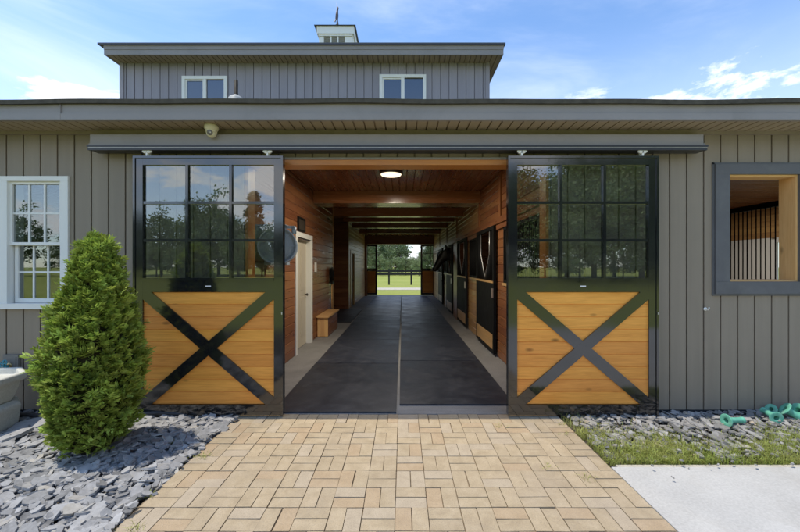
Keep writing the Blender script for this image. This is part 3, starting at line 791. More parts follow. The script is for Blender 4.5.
# ---- right side: stall fronts
doors = [(6.08, 7.50), (8.74, 10.16), (11.22, 12.64), (14.0, 15.42)]
grilles = [(4.20, 5.70), (7.60, 8.64), (12.76, 13.88), (15.52, 16.8)]
ZL, ZG, ZH = 1.28, 2.16, 2.36
holes = [(a-YB, b-YB, ZL, ZG) for a, b in grilles] + [(a-YB+.06, b-YB-.06, -.1, ZG) for a, b in doors]
edges_ = [YB] + [q for a, b in doors for q in (a+.06, b-.06)] + [YE]
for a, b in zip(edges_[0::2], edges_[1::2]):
    w = MB(); w.planks((XR, a, 0), Yv, Zv, -Xv, b-a, ZG, PW*.98, .011, .013, 3.4, [(p-a, q-a, ZL, ZG) for p, q in grilles]); w.build('stall_front_panel', M['stain' if a < 7 else 'planks'], barn)  # paler wood past the first door paints in the light there
for a, b, mm in ((YB, 7.5, 'stain'), (7.5, YE, 'planks')):  # one wall in two tones: light on the farther half put into its colour
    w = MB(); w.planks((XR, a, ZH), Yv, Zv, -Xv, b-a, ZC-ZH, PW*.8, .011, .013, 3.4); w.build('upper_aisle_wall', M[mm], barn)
w = MB(); w.box(XR-.03, XR+.02, YB, 10.65, ZG+.0, ZH-.002); w.box(XR-.03, XR+.02, 10.65, YE, ZG+.0, ZH-.002); w.build('stall_header_rail', M['stain'], barn, bevel=.004)
for a, b in grilles:
    pass
for yb_ in (5.9, 7.55, 10.65, 13.0, 15.47): 
    w = MB(); w.box(XR-.022, XR-.001, yb_-.05, yb_+.05, ZH, ZC-.01); w.build('batten', M['stain'], barn)
w = MB(); w.box(XR-.045, XR-.001, 10.32, 11.06, 0, ZG-.001); w.build('stall_post', M['stain'], barn, bevel=.004)
for a, b in grilles:
    w = MB(); xg = XR+.005
    w.box(xg-.02, xg+.02, a, b, ZL, ZL+.05, 0); w.box(xg-.02, xg+.02, a, b, ZG-.05, ZG-.001, 0); w.box(xg-.02, xg+.02, a, a+.05, ZL+.0505, ZG-.0505, 0); w.box(xg-.02, xg+.02, b-.05, b, ZL+.0505, ZG-.0505, 0)
    y = a+.1
    while y < b-.06: w.tube([(xg, y, ZL+.04), (xg, y, ZG-.04)], .011, 6); y += .072
    sg = w.build('stall_grille', M['blackmatt'], barn)
    w = MB(); w.box(XR-.03, XR+.03, a-.03, b+.03, ZL-.045, ZL-.001); w.build('sill_rail', M['planks'], sg)
def stall_door(y0, y1_):
    xf = XR-.075; th = .045; W = y1_-y0; zt = 2.24
    w = MB(); r = .07
    w.box(xf, xf+th, y0, y0+r, .05, zt, 0); w.box(xf, xf+th, y1_-r, y1_, .05, zt, 0); w.box(xf+.001, xf+th, y0+r, y1_-r, zt-r, zt, 0); w.box(xf+.001, xf+th, y0+r, y1_-r, .05, .11, 0); w.box(xf+.001, xf+th, y0+r, y1_-r, ZL-.10, ZL-.03, 0)
    d = w.build('stall_door', M['blackmatt'], barn, bevel=.004)
    w = MB(); w.box(xf+.008, xf+th-.006, y0+r, y1_-r, .36, ZL-.10, 0); w.build('lower_panel', M['blackmatt'], d)
    w = MB(); w.box(xf+.004, xf+th-.004, y0+r, y1_-r, .11, .36); w.build('kick_board', M['planks'], d)
    w = MB(); w.box(xf-.012, xf+th+.004, y0+.01, y1_-.01, ZL-.029, ZL+.006); w.build('ledge', M['planks'], d, bevel=.004)
    w = MB(); ym = (y0+y1_)/2
    va = ym-.11; vb = ym+.11; ta, tb = y0+r+.28, y1_-r-.28
    zt2 = zt-r
    pa = [(xf+.02, ta, zt2), (xf+.02, ta+.02, 1.75), (xf+.02, ym-.04, ZL+.10), (xf+.02, ym, ZL+.05), (xf+.02, ym+.04, ZL+.10), (xf+.02, tb-.02, 1.75), (xf+.02, tb, zt2)]
    w.tube(pa, .009, 8); w.build('yoke', M['steel'], d)
    w = MB()
    y = y0+r+.06
    while y < y1_-r-.02:
        # bars stop at the V of the yoke
        dist = abs(y-ym); half = ym-ta
        if dist < half-.01:
            zz = None
        else: zz = (ZL+.0, zt2)
        if zz: w.tube([(xf+.02, y, zz[0]), (xf+.02, y, zz[1])], .010, 6)
        else:
            top = ZL+.05+max(0, (dist-.04)/(half-.04))*(1.7-ZL)
            w.tube([(xf+.02, y, ZL), (xf+.02, y, top)], .010, 6)
        y += .058
    w.box(xf+.03, xf+.036, y0+r, ta-.0, ZL, zt2, 0); w.box(xf+.03, xf+.036, tb, y1_-r, ZL, zt2, 0)
    w.build('bars', M['blackmatt'], d)
    w = MB(); w.box(xf-.03, xf-.0005, y0+.012, y0+.05, 1.0, 1.16, 0); w.build('latch', M['steel'], d)
    return d
for a, b in doors: stall_door(a, b)
w = MB(); w.box(XR-.06, XR-.031, YB+.1, YE-.6, ZG+.085, ZG+.13, 0); w.build('stall_door_track', M['stain'], barn)
# stall partitions
for yp in (7.56, 10.65, 13.3, 16.9):
    w = MB(); w.planks((XR+.03, yp, 0), Xv, Zv, -Yv, 3.8, ZC-.02, PW, .011, .013, 3.0); w.planks((XR+.03, yp+.06, 0), Xv, Zv, Yv, 3.8, ZC-.02, PW, .011, .013, 3.0); w.build('stall_partition', M['stain'], barn)
# side grille of the first stalls, seen through the right window
xg = 5.5
w = MB(); w.box(xg-.03, xg+.03, YB+.02, 10.6, 2.42, 2.50, 0); w.box(xg-.03, xg+.03, YB+.02, 10.6, 1.20, 1.28, 0)
y = 4.2
while y < 10.5: w.tube([(xg, y, 1.27), (xg, y, 2.43)], .009, 6); y += .072
w.build('stall_side_grille', M['blackmatt'], barn)
w = MB(); w.planks((xg-.02, YB+.02, 0), Yv, Zv, -Xv, 6.6, 1.2, PW, .011, .013, 3.0); w.build('stall_side_wall', M['stain'], barn)
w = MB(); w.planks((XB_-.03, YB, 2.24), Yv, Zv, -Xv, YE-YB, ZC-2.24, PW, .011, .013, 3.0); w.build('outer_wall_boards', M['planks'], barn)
w = MB(); w.box(XB_-.06, XB_-.01, YB, 7.6, 0, 2.24, 0); w.box(XB_-.06, XB_-.01, 8.75, 8.9, 1.2, 2.2, 0); w.box(XB_-.06, XB_-.01, 9.6, YE, 0, 2.24, 0); w.box(XB_-.06, XB_-.01, 7.6, 9.6, 0, 1.2, 0); w.box(XB_-.06, XB_-.01, 8.9, 9.6, 1.2, 2.24, 0); w.box(XB_-.06, XB_-.01, 7.6, 8.75, 2.12, 2.24, 0); w.build('white_wall_lining', M['whitewall'], barn)
w = MB(); w.box(XR+.5, XR+.56, YB+.001, YB+.01, 0, .1, 0)

# ------------------------------------------------------------------ things in and on the barn
def ceiling_light(x, y, z, r, label):
    t = thing('ceiling_light', label, 'ceiling light', (x, y, z))
    w = MB(); w.lathe([(0, 0), (r, 0), (r, -.035), (r-.02, -.042), (r-.022, -.03), (0, -.03)], (x, y, z), 32); w.build('rim', M['bronze'], t)
    w = MB(); w.lathe([(r-.023, -.031), (r-.03, -.050), (r*.6, -.062), (0, -.066)], (x, y, z), 32); w.build('diffuser', M['lamp'], t)
    ld = bpy.data.lights.new('lamp_glow', 'AREA'); ld.shape = 'DISK'; ld.size = r*1.6; ld.energy = 34; ld.color = (1, .90, .74)
    lo = bpy.data.objects.new('lamp_glow', ld); COL.objects.link(lo); lo.parent = t; lo.location = (0, 0, -.075)
    return t
ceiling_light(-.19, 5.93, ZC-.001, .195, 'lit round ceiling light with dark rim on the wooden aisle ceiling')
lt = ceiling_light(7.0, 8.2, ZC-.001, .12, 'small lit ceiling lamp glimpsed through the open window on the right')
for c in lt.children:
    if c.type == 'LIGHT': c.data.energy = 28; c.data.color = (1, .93, .82)

# dome camera
cx, cy = PX(211.5, 3.62), 3.62; zc = ZS
t = thing('security_camera', 'ivory dome security camera under the eave above the left door', 'camera', (cx, cy, zc))
w = MB(); w.lathe([(0, -.001), (.062, -.001), (.068, -.012), (.066, -.038), (.052, -.058), (.046, -.062)], (cx, cy, zc), 28); w.build('housing', M['camivory'], t)
w = MB(); w.lathe([(.047, -.060), (.050, -.075), (.045, -.098), (.03, -.117), (.012, -.126), (0, -.128)], (cx, cy, zc), 28); w.lathe([(.052, -.056), (.054, -.066), (.052, -.080), (.049, -.076), (.047, -.060)], (cx, cy, zc), 28); w.build('dome', M['camivory'], t)
w = MB(); w.lathe([(0, .010), (.018, .009), (.026, .004), (.028, -.01), (.0, -.012)], (cx+.006, cy-.044, zc-.088), 18, (.1, -.9, -.35)); w.build('lens', M['smoke'], t)
w = MB(); w.lathe([(0, .006), (.006, .004), (.006, 0)], (cx+.018, cy-.054, zc-.090), 10, (.1, -.9, -.35)); w.build('led', M['label'], t)

# drum fan on the left wall just inside
fx, fy, fz = -1.60, 4.62, 1.80
t = thing('drum_fan', 'blue grey drum fan bracketed to the left wall just inside the doorway', 'fan', (fx, fy, fz))
fax = Vector((.22, -1, 0)).normalized()
w = MB(); w.lathe([(.225, -.15), (.232, -.14), (.232, .12), (.24, .13), (.24, .15), (.222, .152), (.218, .13), (.215, -.15)], (fx, fy, fz), 36, fax); w.lathe([(0, -.16), (.2, -.16), (.226, -.15)], (fx, fy, fz), 36, fax); w.lathe([(0, .125), (.05, .125), (.06, .115), (.214, .105)], (fx, fy, fz), 36, fax); w.build('drum', M['fan'], t, bevel=0)
w = MB(); w.box(XL+.001, fx+.05, fy+.17, fy+.30, fz-.24, fz+.22, 0); w.build('shroud', M['fan'], t, bevel=.05)
w = MB()
for r_ in (.045, .08, .115, .15, .185, .215):
    w.lathe([(r_-.003, .142), (r_, .146), (r_+.003, .142), (r_, .138)], (fx, fy, fz), 30, fax, close=True)
a = fax.orthogonal().normalized(); b = fax.cross(a)
for k in range(8):
    d = a*math.cos(k*PI/4)+b*math.sin(k*PI/4); w.tube([Vector((fx, fy, fz))+fax*.142+d*.03, Vector((fx, fy, fz))+fax*.142+d*.222], .003, 5)
w.lathe([(0, .152), (.04, .150), (.042, .13)], (fx, fy, fz), 18, fax); w.build('grille', M['fan'], t)
w = MB()
for k in range(3):
    an = k*2*PI/3+.3; d = a*math.cos(an)+b*math.sin(an); e = fax.cross(d)
    c0 = Vector((fx, fy, fz))+fax*.05
    w.face([c0+d*.03-e*.02+fax*.01, c0+d*.20-e*.07+fax*.03, c0+d*.20+e*.07-fax*.03, c0+d*.03+e*.02-fax*.01])
w.lathe([(0, .07), (.04, .06), (.05, -.1), (0, -.12)], (fx, fy, fz), 16, fax); w.build('blades', M['fan'], t)
w = MB(); w.box(XL+.001, XL+.02, fy-.13, fy+.20, fz+.02, fz+.27, 0); w.box(XL+.0205, fx+.21, fy-.02, fy+.05, fz+.232, fz+.262, 0); w.box(XL+.0205, fx+.12, fy-.12, fy+.14, fz+.2625, fz+.27, 0); w.lathe([(0, -.05), (.03, -.05), (.03, .04), (0, .04)], (fx+.20, fy, fz+.21), 12, (0, 0, 1)); w.box(XL+.021, fx-.2, fy-.03, fy+.03, fz-.03, fz+.03, 0); w.build('bracket', M['fan'], t)
# framed sign above the service door
w = MB(); w.box(XL+.001, XL+.02, 6.28, 6.72, 2.17, 2.42, 0); f_ = MB()
t = thing('framed_sign', 'small dark framed plaque hung above the cream service door', 'plaque', (XL, 6.5, 2.17)); w.build('backing', M['bronze'], t)
w = MB(); w.box(XL+.0205, XL+.032, 6.28, 6.72, 2.17, 2.20); w.box(XL+.0205, XL+.032, 6.28, 6.72, 2.39, 2.42); w.box(XL+.0205, XL+.032, 6.28, 6.31, 2.2005, 2.3895); w.box(XL+.0205, XL+.032, 6.69, 6.72, 2.2005, 2.3895); w.build('frame', M['blackmatt'], t)
# bench box against the left wall
t = thing('bench_box', 'wooden bench box with overhanging pine top against the left aisle wall', 'bench', (-1.72, 8.2, 0))
w = MB(); w.planks((-1.84, 7.74, .02), Zv, Xv, -Yv, .41, .225, .075, .003, .004); w.box(-1.84, -1.615, 7.746, 7.77, .02, .43); w.build('end_panel', M['rawpine'], t)
w = MB(); w.box(-1.66, -1.615, 7.771, 8.9, .02, .43); w.box(-1.84, -1.661, 8.87, 8.9, .02, .43); w.box(-1.845, -1.661, 7.771, 8.869, .02, .05); w.build('side_panel', M['stain'], t)
w = MB(); w.box(-1.848, -1.585, 7.70, 8.95, .431, .47); w.build('top', M['rawpine'], t, bevel=.005)
w = MB()
for (x, y) in ((-1.82, 7.76), (-1.65, 7.76), (-1.82, 8.87), (-1.65, 8.87)): w.box(x-.018, x+.018, y-.012, y+.012, 0, .0195)
w.build('feet', M['stain'], t)
# broom hung on the wall
t = thing('broom', 'black stable broom hanging bristles up on the left aisle wall', 'broom', (XL, 9.12, .5))
w = MB(); w.tube([(XL+.05, 9.12, .48), (XL+.05, 9.12, 1.10)], .014, 8); w.build('handle', M['rawpine'], t)
w = MB(); w.box(XL+.012, XL+.09, 8.98, 9.26, 1.101, 1.15, 0); w.box(XL+.001, XL+.05, 9.10, 9.14, 1.10, 1.13, 0)
for k in range(90):
    x, y = XL+R.uniform(.018, .085), R.uniform(8.985, 9.255); w.tube([(x, y, 1.15), (x+R.gauss(0, .012), y+R.gauss(0, .02), 1.15+R.uniform(.22, .38))], .004, 4)
w.build('bristles', M['blackmatt'], t)
# small white thermostat box by the door
t = tag((lambda w: (w.box(XL+.001, XL+.03, 7.52, 7.60, 1.42, 1.62, 0), w.box(XL+.0305, XL+.034, 7.535, 7.585, 1.52, 1.60, 0), w.build('switch_box', M['white'], None, (XL, 7.56, 1.42), .004))[2])(MB()), 'small white switch box on the wall beyond the service door', 'switch')

# rubber mats
def mat_(x0, x1, y0, y1_, label, rot=0):
    w = MB(); gap = .011; x0 += gap; x1 -= gap; y0 += gap; y1_ -= gap
    dx = lambda: R.uniform(-.006, .006)
    P = [(x0+dx(), y0+dx()), (x1+dx(), y0+dx()), (x1+dx(), y1_+dx()), (x0+dx(), y1_+dx())]
    Mx = Matrix.Translation((0, 0, .001)); w.prism(P, .016, Mx, R.uniform(-1, 1))
    o = w.build('rubber_mat', M['mat'], None, ((x0+x1)/2, (y0+y1_)/2, 0), .005)
    return tag(o, label, 'floor mat', 'black rubber mats down the aisle')
nth = ['nearest', 'second', 'third', 'fourth', 'fifth', 'sixth', 'seventh', 'farthest']
ly = [3.745, 5.63, 7.46, 9.3, 11.13, 12.96, 14.8, 16.6, 18.4]; ry_ = [3.95, 5.80, 7.70, 9.55, 11.4, 13.25, 15.1, 16.9, 18.45]
for k in range(8):
    mat_(-1.375, -.055, ly[k], ly[k+1], f'{nth[k]} black rubber mat from the entrance in the left aisle column')
    mat_(-.045, 1.25, ry_[k], ry_[k+1], f'{nth[k]} black rubber mat from the entrance in the right aisle column')
mat_(-2.75, -1.40, 9.75, 11.3, 'near black rubber mat laid in the side passage on the left')
mat_(-2.75, -1.40, 11.3, 12.85, 'far black rubber mat laid in the side passage on the left')

# hook on the right wall
t = thing('wall_hook', 'tiny white hook screwed to the grey wall right of the right sliding door', 'hook', (PX(705, YW), YW, PZ(309, YW)))
hx, hz = PX(705, YW), PZ(309, YW)
w = MB(); w.lathe([(0, .012), (.016, .010), (.018, .001)], (hx, YW, hz), 14, (0, -1, 0)); w.tube([(hx, YW-.01, hz), (hx, YW-.035, hz-.004), (hx+.004, YW-.045, hz+.008), (hx+.006, YW-.042, hz+.022)], .006, 8); w.build('plate', M['white'], t)

# hose bib on its grey block
hx0, hx1, hz0, hz1 = PX(6, YW), PX(21, YW), PZ(376, YW), PZ(354, YW)
t = thing('hose_bib', 'outdoor tap with blue green handle on a grey wall block', 'tap', ((hx0+hx1)/2, YW, hz0))
w = MB(); w.box(hx0, hx1, YW-.03, YW-.005, hz0, hz1, 0); w.box(hx0+.02, hx1-.02, YW-.036, YW-.0305, hz0+.025, hz1-.025, 0); w.build('mount_block', M['boxgrey'], t, bevel=.004)
w = MB(); mx, mz = (hx0+hx1)/2-.005, (hz0+hz1)/2+.005
w.tube([(mx, YW-.036, mz), (mx, YW-.09, mz), (mx, YW-.12, mz-.03), (mx, YW-.125, mz-.07)], [.016, .016, .017, .020], 10); w.lathe([(0, 0), (.03, 0), (.03, .006), (0, .006)], (mx, YW-.037, mz), 14, (0, -1, 0)); w.tube([(mx, YW-.085, mz), (mx, YW-.085, mz+.05)], .009, 8); w.build('valve_body', M['brass'], t)
w = MB(); w.lathe([(.032, -.006), (.038, 0), (.032, .006), (.026, 0)], (mx, YW-.09, mz+.035), 18, (.0, -1, .35), close=True)
for k in range(4): 
    an = k*PI/2; w.tube([(mx, YW-.09, mz+.035), (mx+math.cos(an)*.03, YW-.09, mz+.035+math.sin(an)*.03)], .006, 6)
w.box(mx-.055, mx+.035, YW-.10, YW-.07, mz-.012, mz+.014, 0)
w.build('handle', M['tealvalve'], t)

# concrete planter
px_, py_ = -3.96, 3.32
t = thing('concrete_planter', 'weathered off white octagonal concrete planter at the left edge', 'planter', (px_, py_, -.02))
w = MB(); w.lathe([(0, -.03), (.27, -.03), (.285, .02), (.305, .20), (.30, .23), (.245, .255)], (px_, py_, 0), 8, smooth=False, rot=PI/8+.12); w.build('pedestal', M['plantercrete'], t, bevel=.012)
w = MB(); w.lathe([(.235, .25), (.25, .28), (.285, .37), (.30, .43), (.335, .455), (.345, .47), (.345, .508), (.33, .52), (.29, .52), (.28, .46), (0, .46)], (px_, py_, 0), 8, smooth=False, rot=PI/8+.12); w.build('bowl', M['plantercrete'], t, bevel=.01)
# dark hose and large slabs by the wall
w = MB(); pts = [(-4.3, 3.62, .03), (-3.75, 3.60, .05), (-3.5, 3.52, .065), (-3.25, 3.50, .07), (-2.9, 3.58, .05), (-2.5, 3.66, .04), (-2.2, 3.68, .02)]
w.tube(pts, .022, 10); tag(w.build('drain_hose', M['hose'], None, (-3.25, 3.5, 0)), 'dark hose lying along the wall behind the planter', 'hose')
for k, (x, y, a, lab) in enumerate(((PX(31, 3.4), 3.42, .2, 'large pale slate slab leaning by the wall between planter and shrub'), (PX(24, 3.3), 3.18, .15, 'flat slate slab beside the planter foot'), (-3.1, 3.6, .16, 'grey slate slab lying against the wall behind the shrub'))):
    w = MB(); poly = [(a*R.uniform(.75, 1.1)*math.cos(2*PI*q/7), a*.6*R.uniform(.75, 1.1)*math.sin(2*PI*q/7)) for q in range(7)]
    Mx = Matrix.Translation((x, y, .02)) @ Matrix.Rotation(R.uniform(.15, .35), 4, 'X') @ Matrix.Rotation(R.uniform(-.3, .1), 4, 'Y') @ Matrix.Rotation(R.uniform(0, 1), 4, 'Z')
    w.prism(poly, .03, Mx, .5); tag(w.build('slate_slab', M['slate'], None, (x, y, 0), .006), lab, 'stone slab', 'large slate slabs by the left wall')

# flanged green plastic fittings
def fitting(mat):
    t = thing('pipe_fitting', 'x', 'pipe fitting', (0, 0, 0), 'flanged green plastic fittings on the gravel')
    w = MB(); w.lathe([(.031, .0), (.034, -.003), (.080, -.003), (.083, -.002), (.0845, .001), (.0845, .007), (.083, .0095), (.080, .0105), (.060, .0108), (.056, .013), (.034, .020), (.031, .018)], (0, 0, 0), 32, (0, 0, 1), close=True)
    for q in range(6):
        an = q*PI/3; w.bar((math.cos(an)*.040, math.sin(an)*.040, .022), (math.cos(an)*.078, math.sin(an)*.078, .0125), .004, .008)
    w.build('flange', mat, t)
    w = MB(); w.lathe([(.052, .0115), (.047, .03), (.040, .06), (.037, .09), (.036, .225), (.0365, .23), (.042, .231), (.042, .258), (.040, .26), (.031, .26), (.030, .25), (.030, .02), (.036, .008)], (0, 0, 0), 22, (0, 0, 1)); w.build('pipe', mat, t)
    return t
ft = fitting(M['teal'])
def place(o, px, py, Y, axis, label, s=1.0):
    o.location = (PX(px, Y), Y, PZ(py, Y)); o.rotation_mode = 'QUATERNION'; o.rotation_quaternion = Vector((0, 0, 1)).rotation_difference(Vector(axis).normalized()); o.scale = (s, s, s); o['label'] = label
place(ft, 726.0, 420.5, 3.44, (1, .12, -.03), 'sun faded green flanged fitting lying alone on the slate, pipe to the right', .72)
for (px, py, Y, ax, s, lab) in ((776.5, 418.0, 3.50, (.25, 1, .05), .70, 'green flanged fitting in the pile with its ring face and hole towards the viewer'),
                                (784.5, 408.5, 3.62, (.65, -.30, -.50), .82, 'green fitting topmost in the pile, tilted against the wall'),
                                (771, 409, 3.70, (.6, .2, -.3), .62, 'dark shaded green fitting half hidden behind the pile'),
                                (798, 410, 3.60, (.9, .2, -.3), .8, 'green fitting at the right edge of the pile')):
    c = copy_tree(ft); place(c, px, py, Y, ax, lab, s)

# ------------------------------------------------------------------ arborvitae
def arborvitae():
    ax_, ay = -2.55, 2.98
    H = 1.77
    t = thing('arborvitae', 'bushy conical green arborvitae shrub growing in the slate by the left door', 'shrub', (ax_, ay, 0))
    prof = [(a, b*.585) for a, b in [(0.0, .28), (.08, .42), (.2, .51), (.32, .54), (.44, .52), (.55, .475), (.66, .415), (.76, .35), (.84, .30), (.91, .245), (.96, .175), (1.0, .03)]]
    def rad(u, th):
        for (a, ra), (b, rb) in zip(prof[:-1], prof[1:]):
            if a <= u <= b: r = ra+(rb-ra)*(u-a)/(b-a); break
        else: r = .03
        n1 = noise.noise((math.cos(th)*1.7, math.sin(th)*1.7, u*5.5)); n2 = noise.noise((math.cos(th)*4.6+5, math.sin(th)*4.6, u*13))
        return max(.02, r*(1+.13*n1+.20*n2))
    mb = MB()
    leafshape = []
    for k in range(5800):
        u = R.random()**.85; th = R.uniform(0, 2*PI)
        if R.random() > .35 + rad(u, th)/.55*.65: continue
        inn = R.random()**2*.22
        r = rad(u, th) * (1-inn) - .035
        z = .03 + u*(H-.06)
        out = Vector((math.cos(th), math.sin(th), 0))
        p = Vector((ax_, ay, z)) + out*max(r, .0)
        up = .55 + .9*u**3 + R.gauss(0, .22)
        d = (out*R.uniform(.6, 1.0) + Vector((0, 0, up)) + Vector((R.gauss(0, .35), R.gauss(0, .35), 0))).normalized()
        # spray plane roughly vertical, containing the direction
        tg = Vector((-out.y, out.x, 0))
        side = tg + Vector((R.gauss(0, .55), R.gauss(0, .55), R.gauss(0, .45)))
        side = (side - d*side.dot(d)).normalized()
        nrm = d.cross(side).normalized()
        L = R.uniform(.05, .105) if R.random() < .94 else R.uniform(.11, .15)
        base_t = R.uniform(-.6, .5)
        nb = 6
        def leafq(a, dirn, ln, wd, tt):
            s2 = dirn.cross(nrm).normalized()*wd/2
            mid = a + dirn*ln*.55; tip = a + dirn*ln + nrm*R.gauss(0, .004)
            mb.face([a, mid+s2+nrm*.003, tip, mid-s2-nrm*.003], [(0, 0)]*4, tt, False)
        leafq(p+d*L*.6, d, L*.48, .014, min(1, base_t+.35))
        for q in range(nb):
            f = (q+.5)/nb; bp = p + d*(L*f*.85) + nrm*(f*f*R.gauss(0, .012))
            ln = L*(.55-.33*f)+.012
            for sg in (-1, 1):
                dn = (d*.75 + side*sg*.75 + nrm*R.gauss(0, .18)).normalized()
                leafq(bp, dn, ln, .0135, max(-1, min(1, base_t + R.uniform(-.1, .3) + .3*f)))
    mb.build('foliage', M['arbor'], t)
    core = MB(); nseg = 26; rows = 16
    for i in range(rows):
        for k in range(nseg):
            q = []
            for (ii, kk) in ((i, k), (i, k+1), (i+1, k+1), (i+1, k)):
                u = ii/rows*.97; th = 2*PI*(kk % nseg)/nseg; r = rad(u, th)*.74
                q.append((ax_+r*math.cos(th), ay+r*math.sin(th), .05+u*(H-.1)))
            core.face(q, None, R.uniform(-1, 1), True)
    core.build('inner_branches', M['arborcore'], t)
    w = MB(); w.tube([(ax_, ay, -.06), (ax_, ay, .5)], [.06, .04], 10); w.build('trunk', M['bark'], t)
arborvitae()

# ------------------------------------------------------------------ trees, fence, pasture
def tree_proto(name, H, crown_r, z0, seed, leafm, nclump, nleaf, ls, conifer=False):
    rr = random.Random(seed)
    t = bpy.data.objects.new(name, None); COL.objects.link(t)
    w = MB(); bend = rr.uniform(-.3, .3)
    tr = [(0, 0, -.1), (bend*.3, 0, H*.3), (bend, .2*bend, H*.6), (bend*.8, 0, H*.95)]
    w.tube(tr, [H*.018, H*.014, H*.009, H*.002], 9)
    mb = MB()
    for k in range(nclump):
        if conifer:
            u = rr.random()**.8; z = z0+(H-z0)*u; rad = crown_r*(1-u)**.8*rr.uniform(.35, 1.0)+.15; th = rr.uniform(0, 2*PI)
            c = Vector((math.cos(th)*rad, math.sin(th)*rad, z-.15*rad)); cr = crown_r*rr.uniform(.16, .3)
        else:
            th = rr.uniform(0, 2*PI); ph = math.acos(rr.uniform(-.75, 1)); q = rr.uniform(.45, 1.0)
            lump = 1+.25*noise.noise((math.cos(th)*1.5+seed, math.sin(th)*1.5, ph*1.5))
            c = Vector((math.cos(th)*math.sin(ph)*crown_r*q*lump, math.sin(th)*math.sin(ph)*crown_r*q*lump, z0+(H-z0)*.48+math.cos(ph)*(H-z0)*.48*q*lump)); cr = crown_r*rr.uniform(.16, .34)
        b0 = Vector((0, 0, max(z0*.8, min(c.z*.75, H*.85))))
        if rr.random() < .5: w.tube([b0, (b0+c)/2+Vector((0, 0, -.1)), c], [H*.006, H*.004, H*.0015], 5)
        ct = rr.uniform(-.5, .5)
        for q in range(nleaf):
            d = Vector((rr.gauss(0, 1), rr.gauss(0, 1), rr.gauss(0, .75))); d = d.normalized()*cr*rr.random()**.45
            p = c+d; a = Vector((rr.gauss(0, 1), rr.gauss(0, 1), rr.gauss(0, 1))).normalized(); b = a.orthogonal().normalized()
            b = (b + a.cross(b)*rr.uniform(-1, 1)).normalized(); s_ = ls*rr.uniform(.6, 1.3)
            e = a.cross(b)
            if conifer: mb.face([p-b*s_*.25, p+e*s_, p+b*s_*.25], [(0, 0)]*3, max(-1, min(1, ct+rr.uniform(-.5, .5))))
            else: mb.face([p-e*s_*.5, p+b*s_*.35, p+e*s_*.6, p-b*s_*.35], [(0, 0)]*4, max(-1, min(1, ct+rr.uniform(-.5, .5))))
    w.build('trunk', M['bark'], t); mb.build('crown', leafm, t)
    return t
protos = [tree_proto('broadleaf_tree', 13, 4.6, .8, 3, M['foliage'], 90, 60, .38), tree_proto('broadleaf_tree', 11, 4.3, .5, 8, M['foliage2'], 80, 60, .36),
          tree_proto('pine_tree', 15, 3.4, 1.5, 5, M['pineleaf'], 120, 50, .5, True), tree_proto('broadleaf_tree', 16, 6.6, 1.6, 14, M['foliage2'], 210, 75, .32)]
used = set()
def plant(kind, x, y, s, label, group):
    if kind not in used: used.add(kind); t = protos[kind]
    else: t = copy_tree(protos[kind])
    t.location = (x, y, -.06); t.rotation_euler = (0, 0, R.uniform(0, 6.28)); t.scale = (s*R.uniform(.9, 1.1), s*R.uniform(.9, 1.1), s)
    tag(t, label, 'tree', group); return t
G1 = 'trees beyond the pasture'
LB = {0: 'dark green broadleaf tree in the wood beyond the pasture fence', 1: 'paler green broadleaf tree in the wood beyond the pasture fence', 2: 'tall dark conifer in the wood beyond the pasture fence'}
for (px, Y, kind, s) in ((352, 66, 0, .75), (372, 72, 1, .8), (380, 64, 0, .62), (391, 78, 2, .74), (398, 70, 0, .72), (402, 84, 2, .72), (411, 74, 1, .42), (417, 66, 1, .36), (424, 70, 1, .48), (432, 72, 0, .62), (446, 74, 2, .7), (386, 92, 0, .8), (408, 95, 1, .45), (366, 90, 2, .85), (395, 60, 1, .38), (419, 58, 1, .36), (428, 96, 0, .70), (340, 70, 1, .8), (460, 70, 0, .8), (377, 58, 1, .42), (406, 62, 1, .40)):
    plant(kind, PX(px, Y), Y, s*.86, LB[kind], G1)
G2 = 'trees reflected in the door glass'
LB2 = {0: 'dark broadleaf tree across the lawn, mirrored in the door glass', 1: 'pale broadleaf tree across the lawn, mirrored in the door glass', 2: 'slim conifer across the lawn, mirrored in the door glass', 3: 'big spreading tree across the lawn, mirrored in the right door glass'}
for (x, y, kind, s) in ((-62, -50, 0, .85), (-54, -54, 1, .9), (-46, -52, 0, .9), (-41, -47, 1, .75), (-36.5, -55, 2, .78), (-31, -50, 0, 1.02), (-25.5, -54, 2, .95), (-22, -50, 1, .85), (-17, -52, 0, .85), (-11, -55, 1, .8), (-5, -52, 0, .9), (2, -50, 2, .8), (9, -52, 0, .95),
                        (-44, -58, 0, .95), (-39, -57, 1, 1.0), (-33.5, -58, 0, 1.0), (-28, -57, 1, 1.0), (-24.5, -46, 1, .62), (-30, -44, 0, .5), (-36, -45, 1, .5), (-19, -58, 2, .9), (16, -44, 3, .8), (31, -45, 3, .9), (38, -34, 3, .85), (23.5, -26, 1, .55), (17, -27, 0, .5), (30, -27, 1, .5), (14, -38, 3, .95), (20, -30, 3, .9), (27, -33, 3, 1.05), (34, -38, 3, 1.0), (24, -45, 0, 1.2), (42, -42, 3, 1.1), (50, -48, 0, 1.1), (60, -50, 1, 1.1)):
    plant(kind, x, y, s, LB2[kind], G2)
for k, x in enumerate([-52, -47.5, -43, -39.5, -36, -32, -28.5, -25, -21, -17, 10, 13.5, 17, 20, 23.5, 26.5, 30, 33, 36.5, 40, 44, 48, 53]):
    plant(k % 2, x, (-46 if x < 0 else -35)+R.uniform(-2, 2), R.uniform(.34, .46), 'low bushy tree at the lawn edge, mirrored low in the door glass', 'low trees reflected in the door glass')
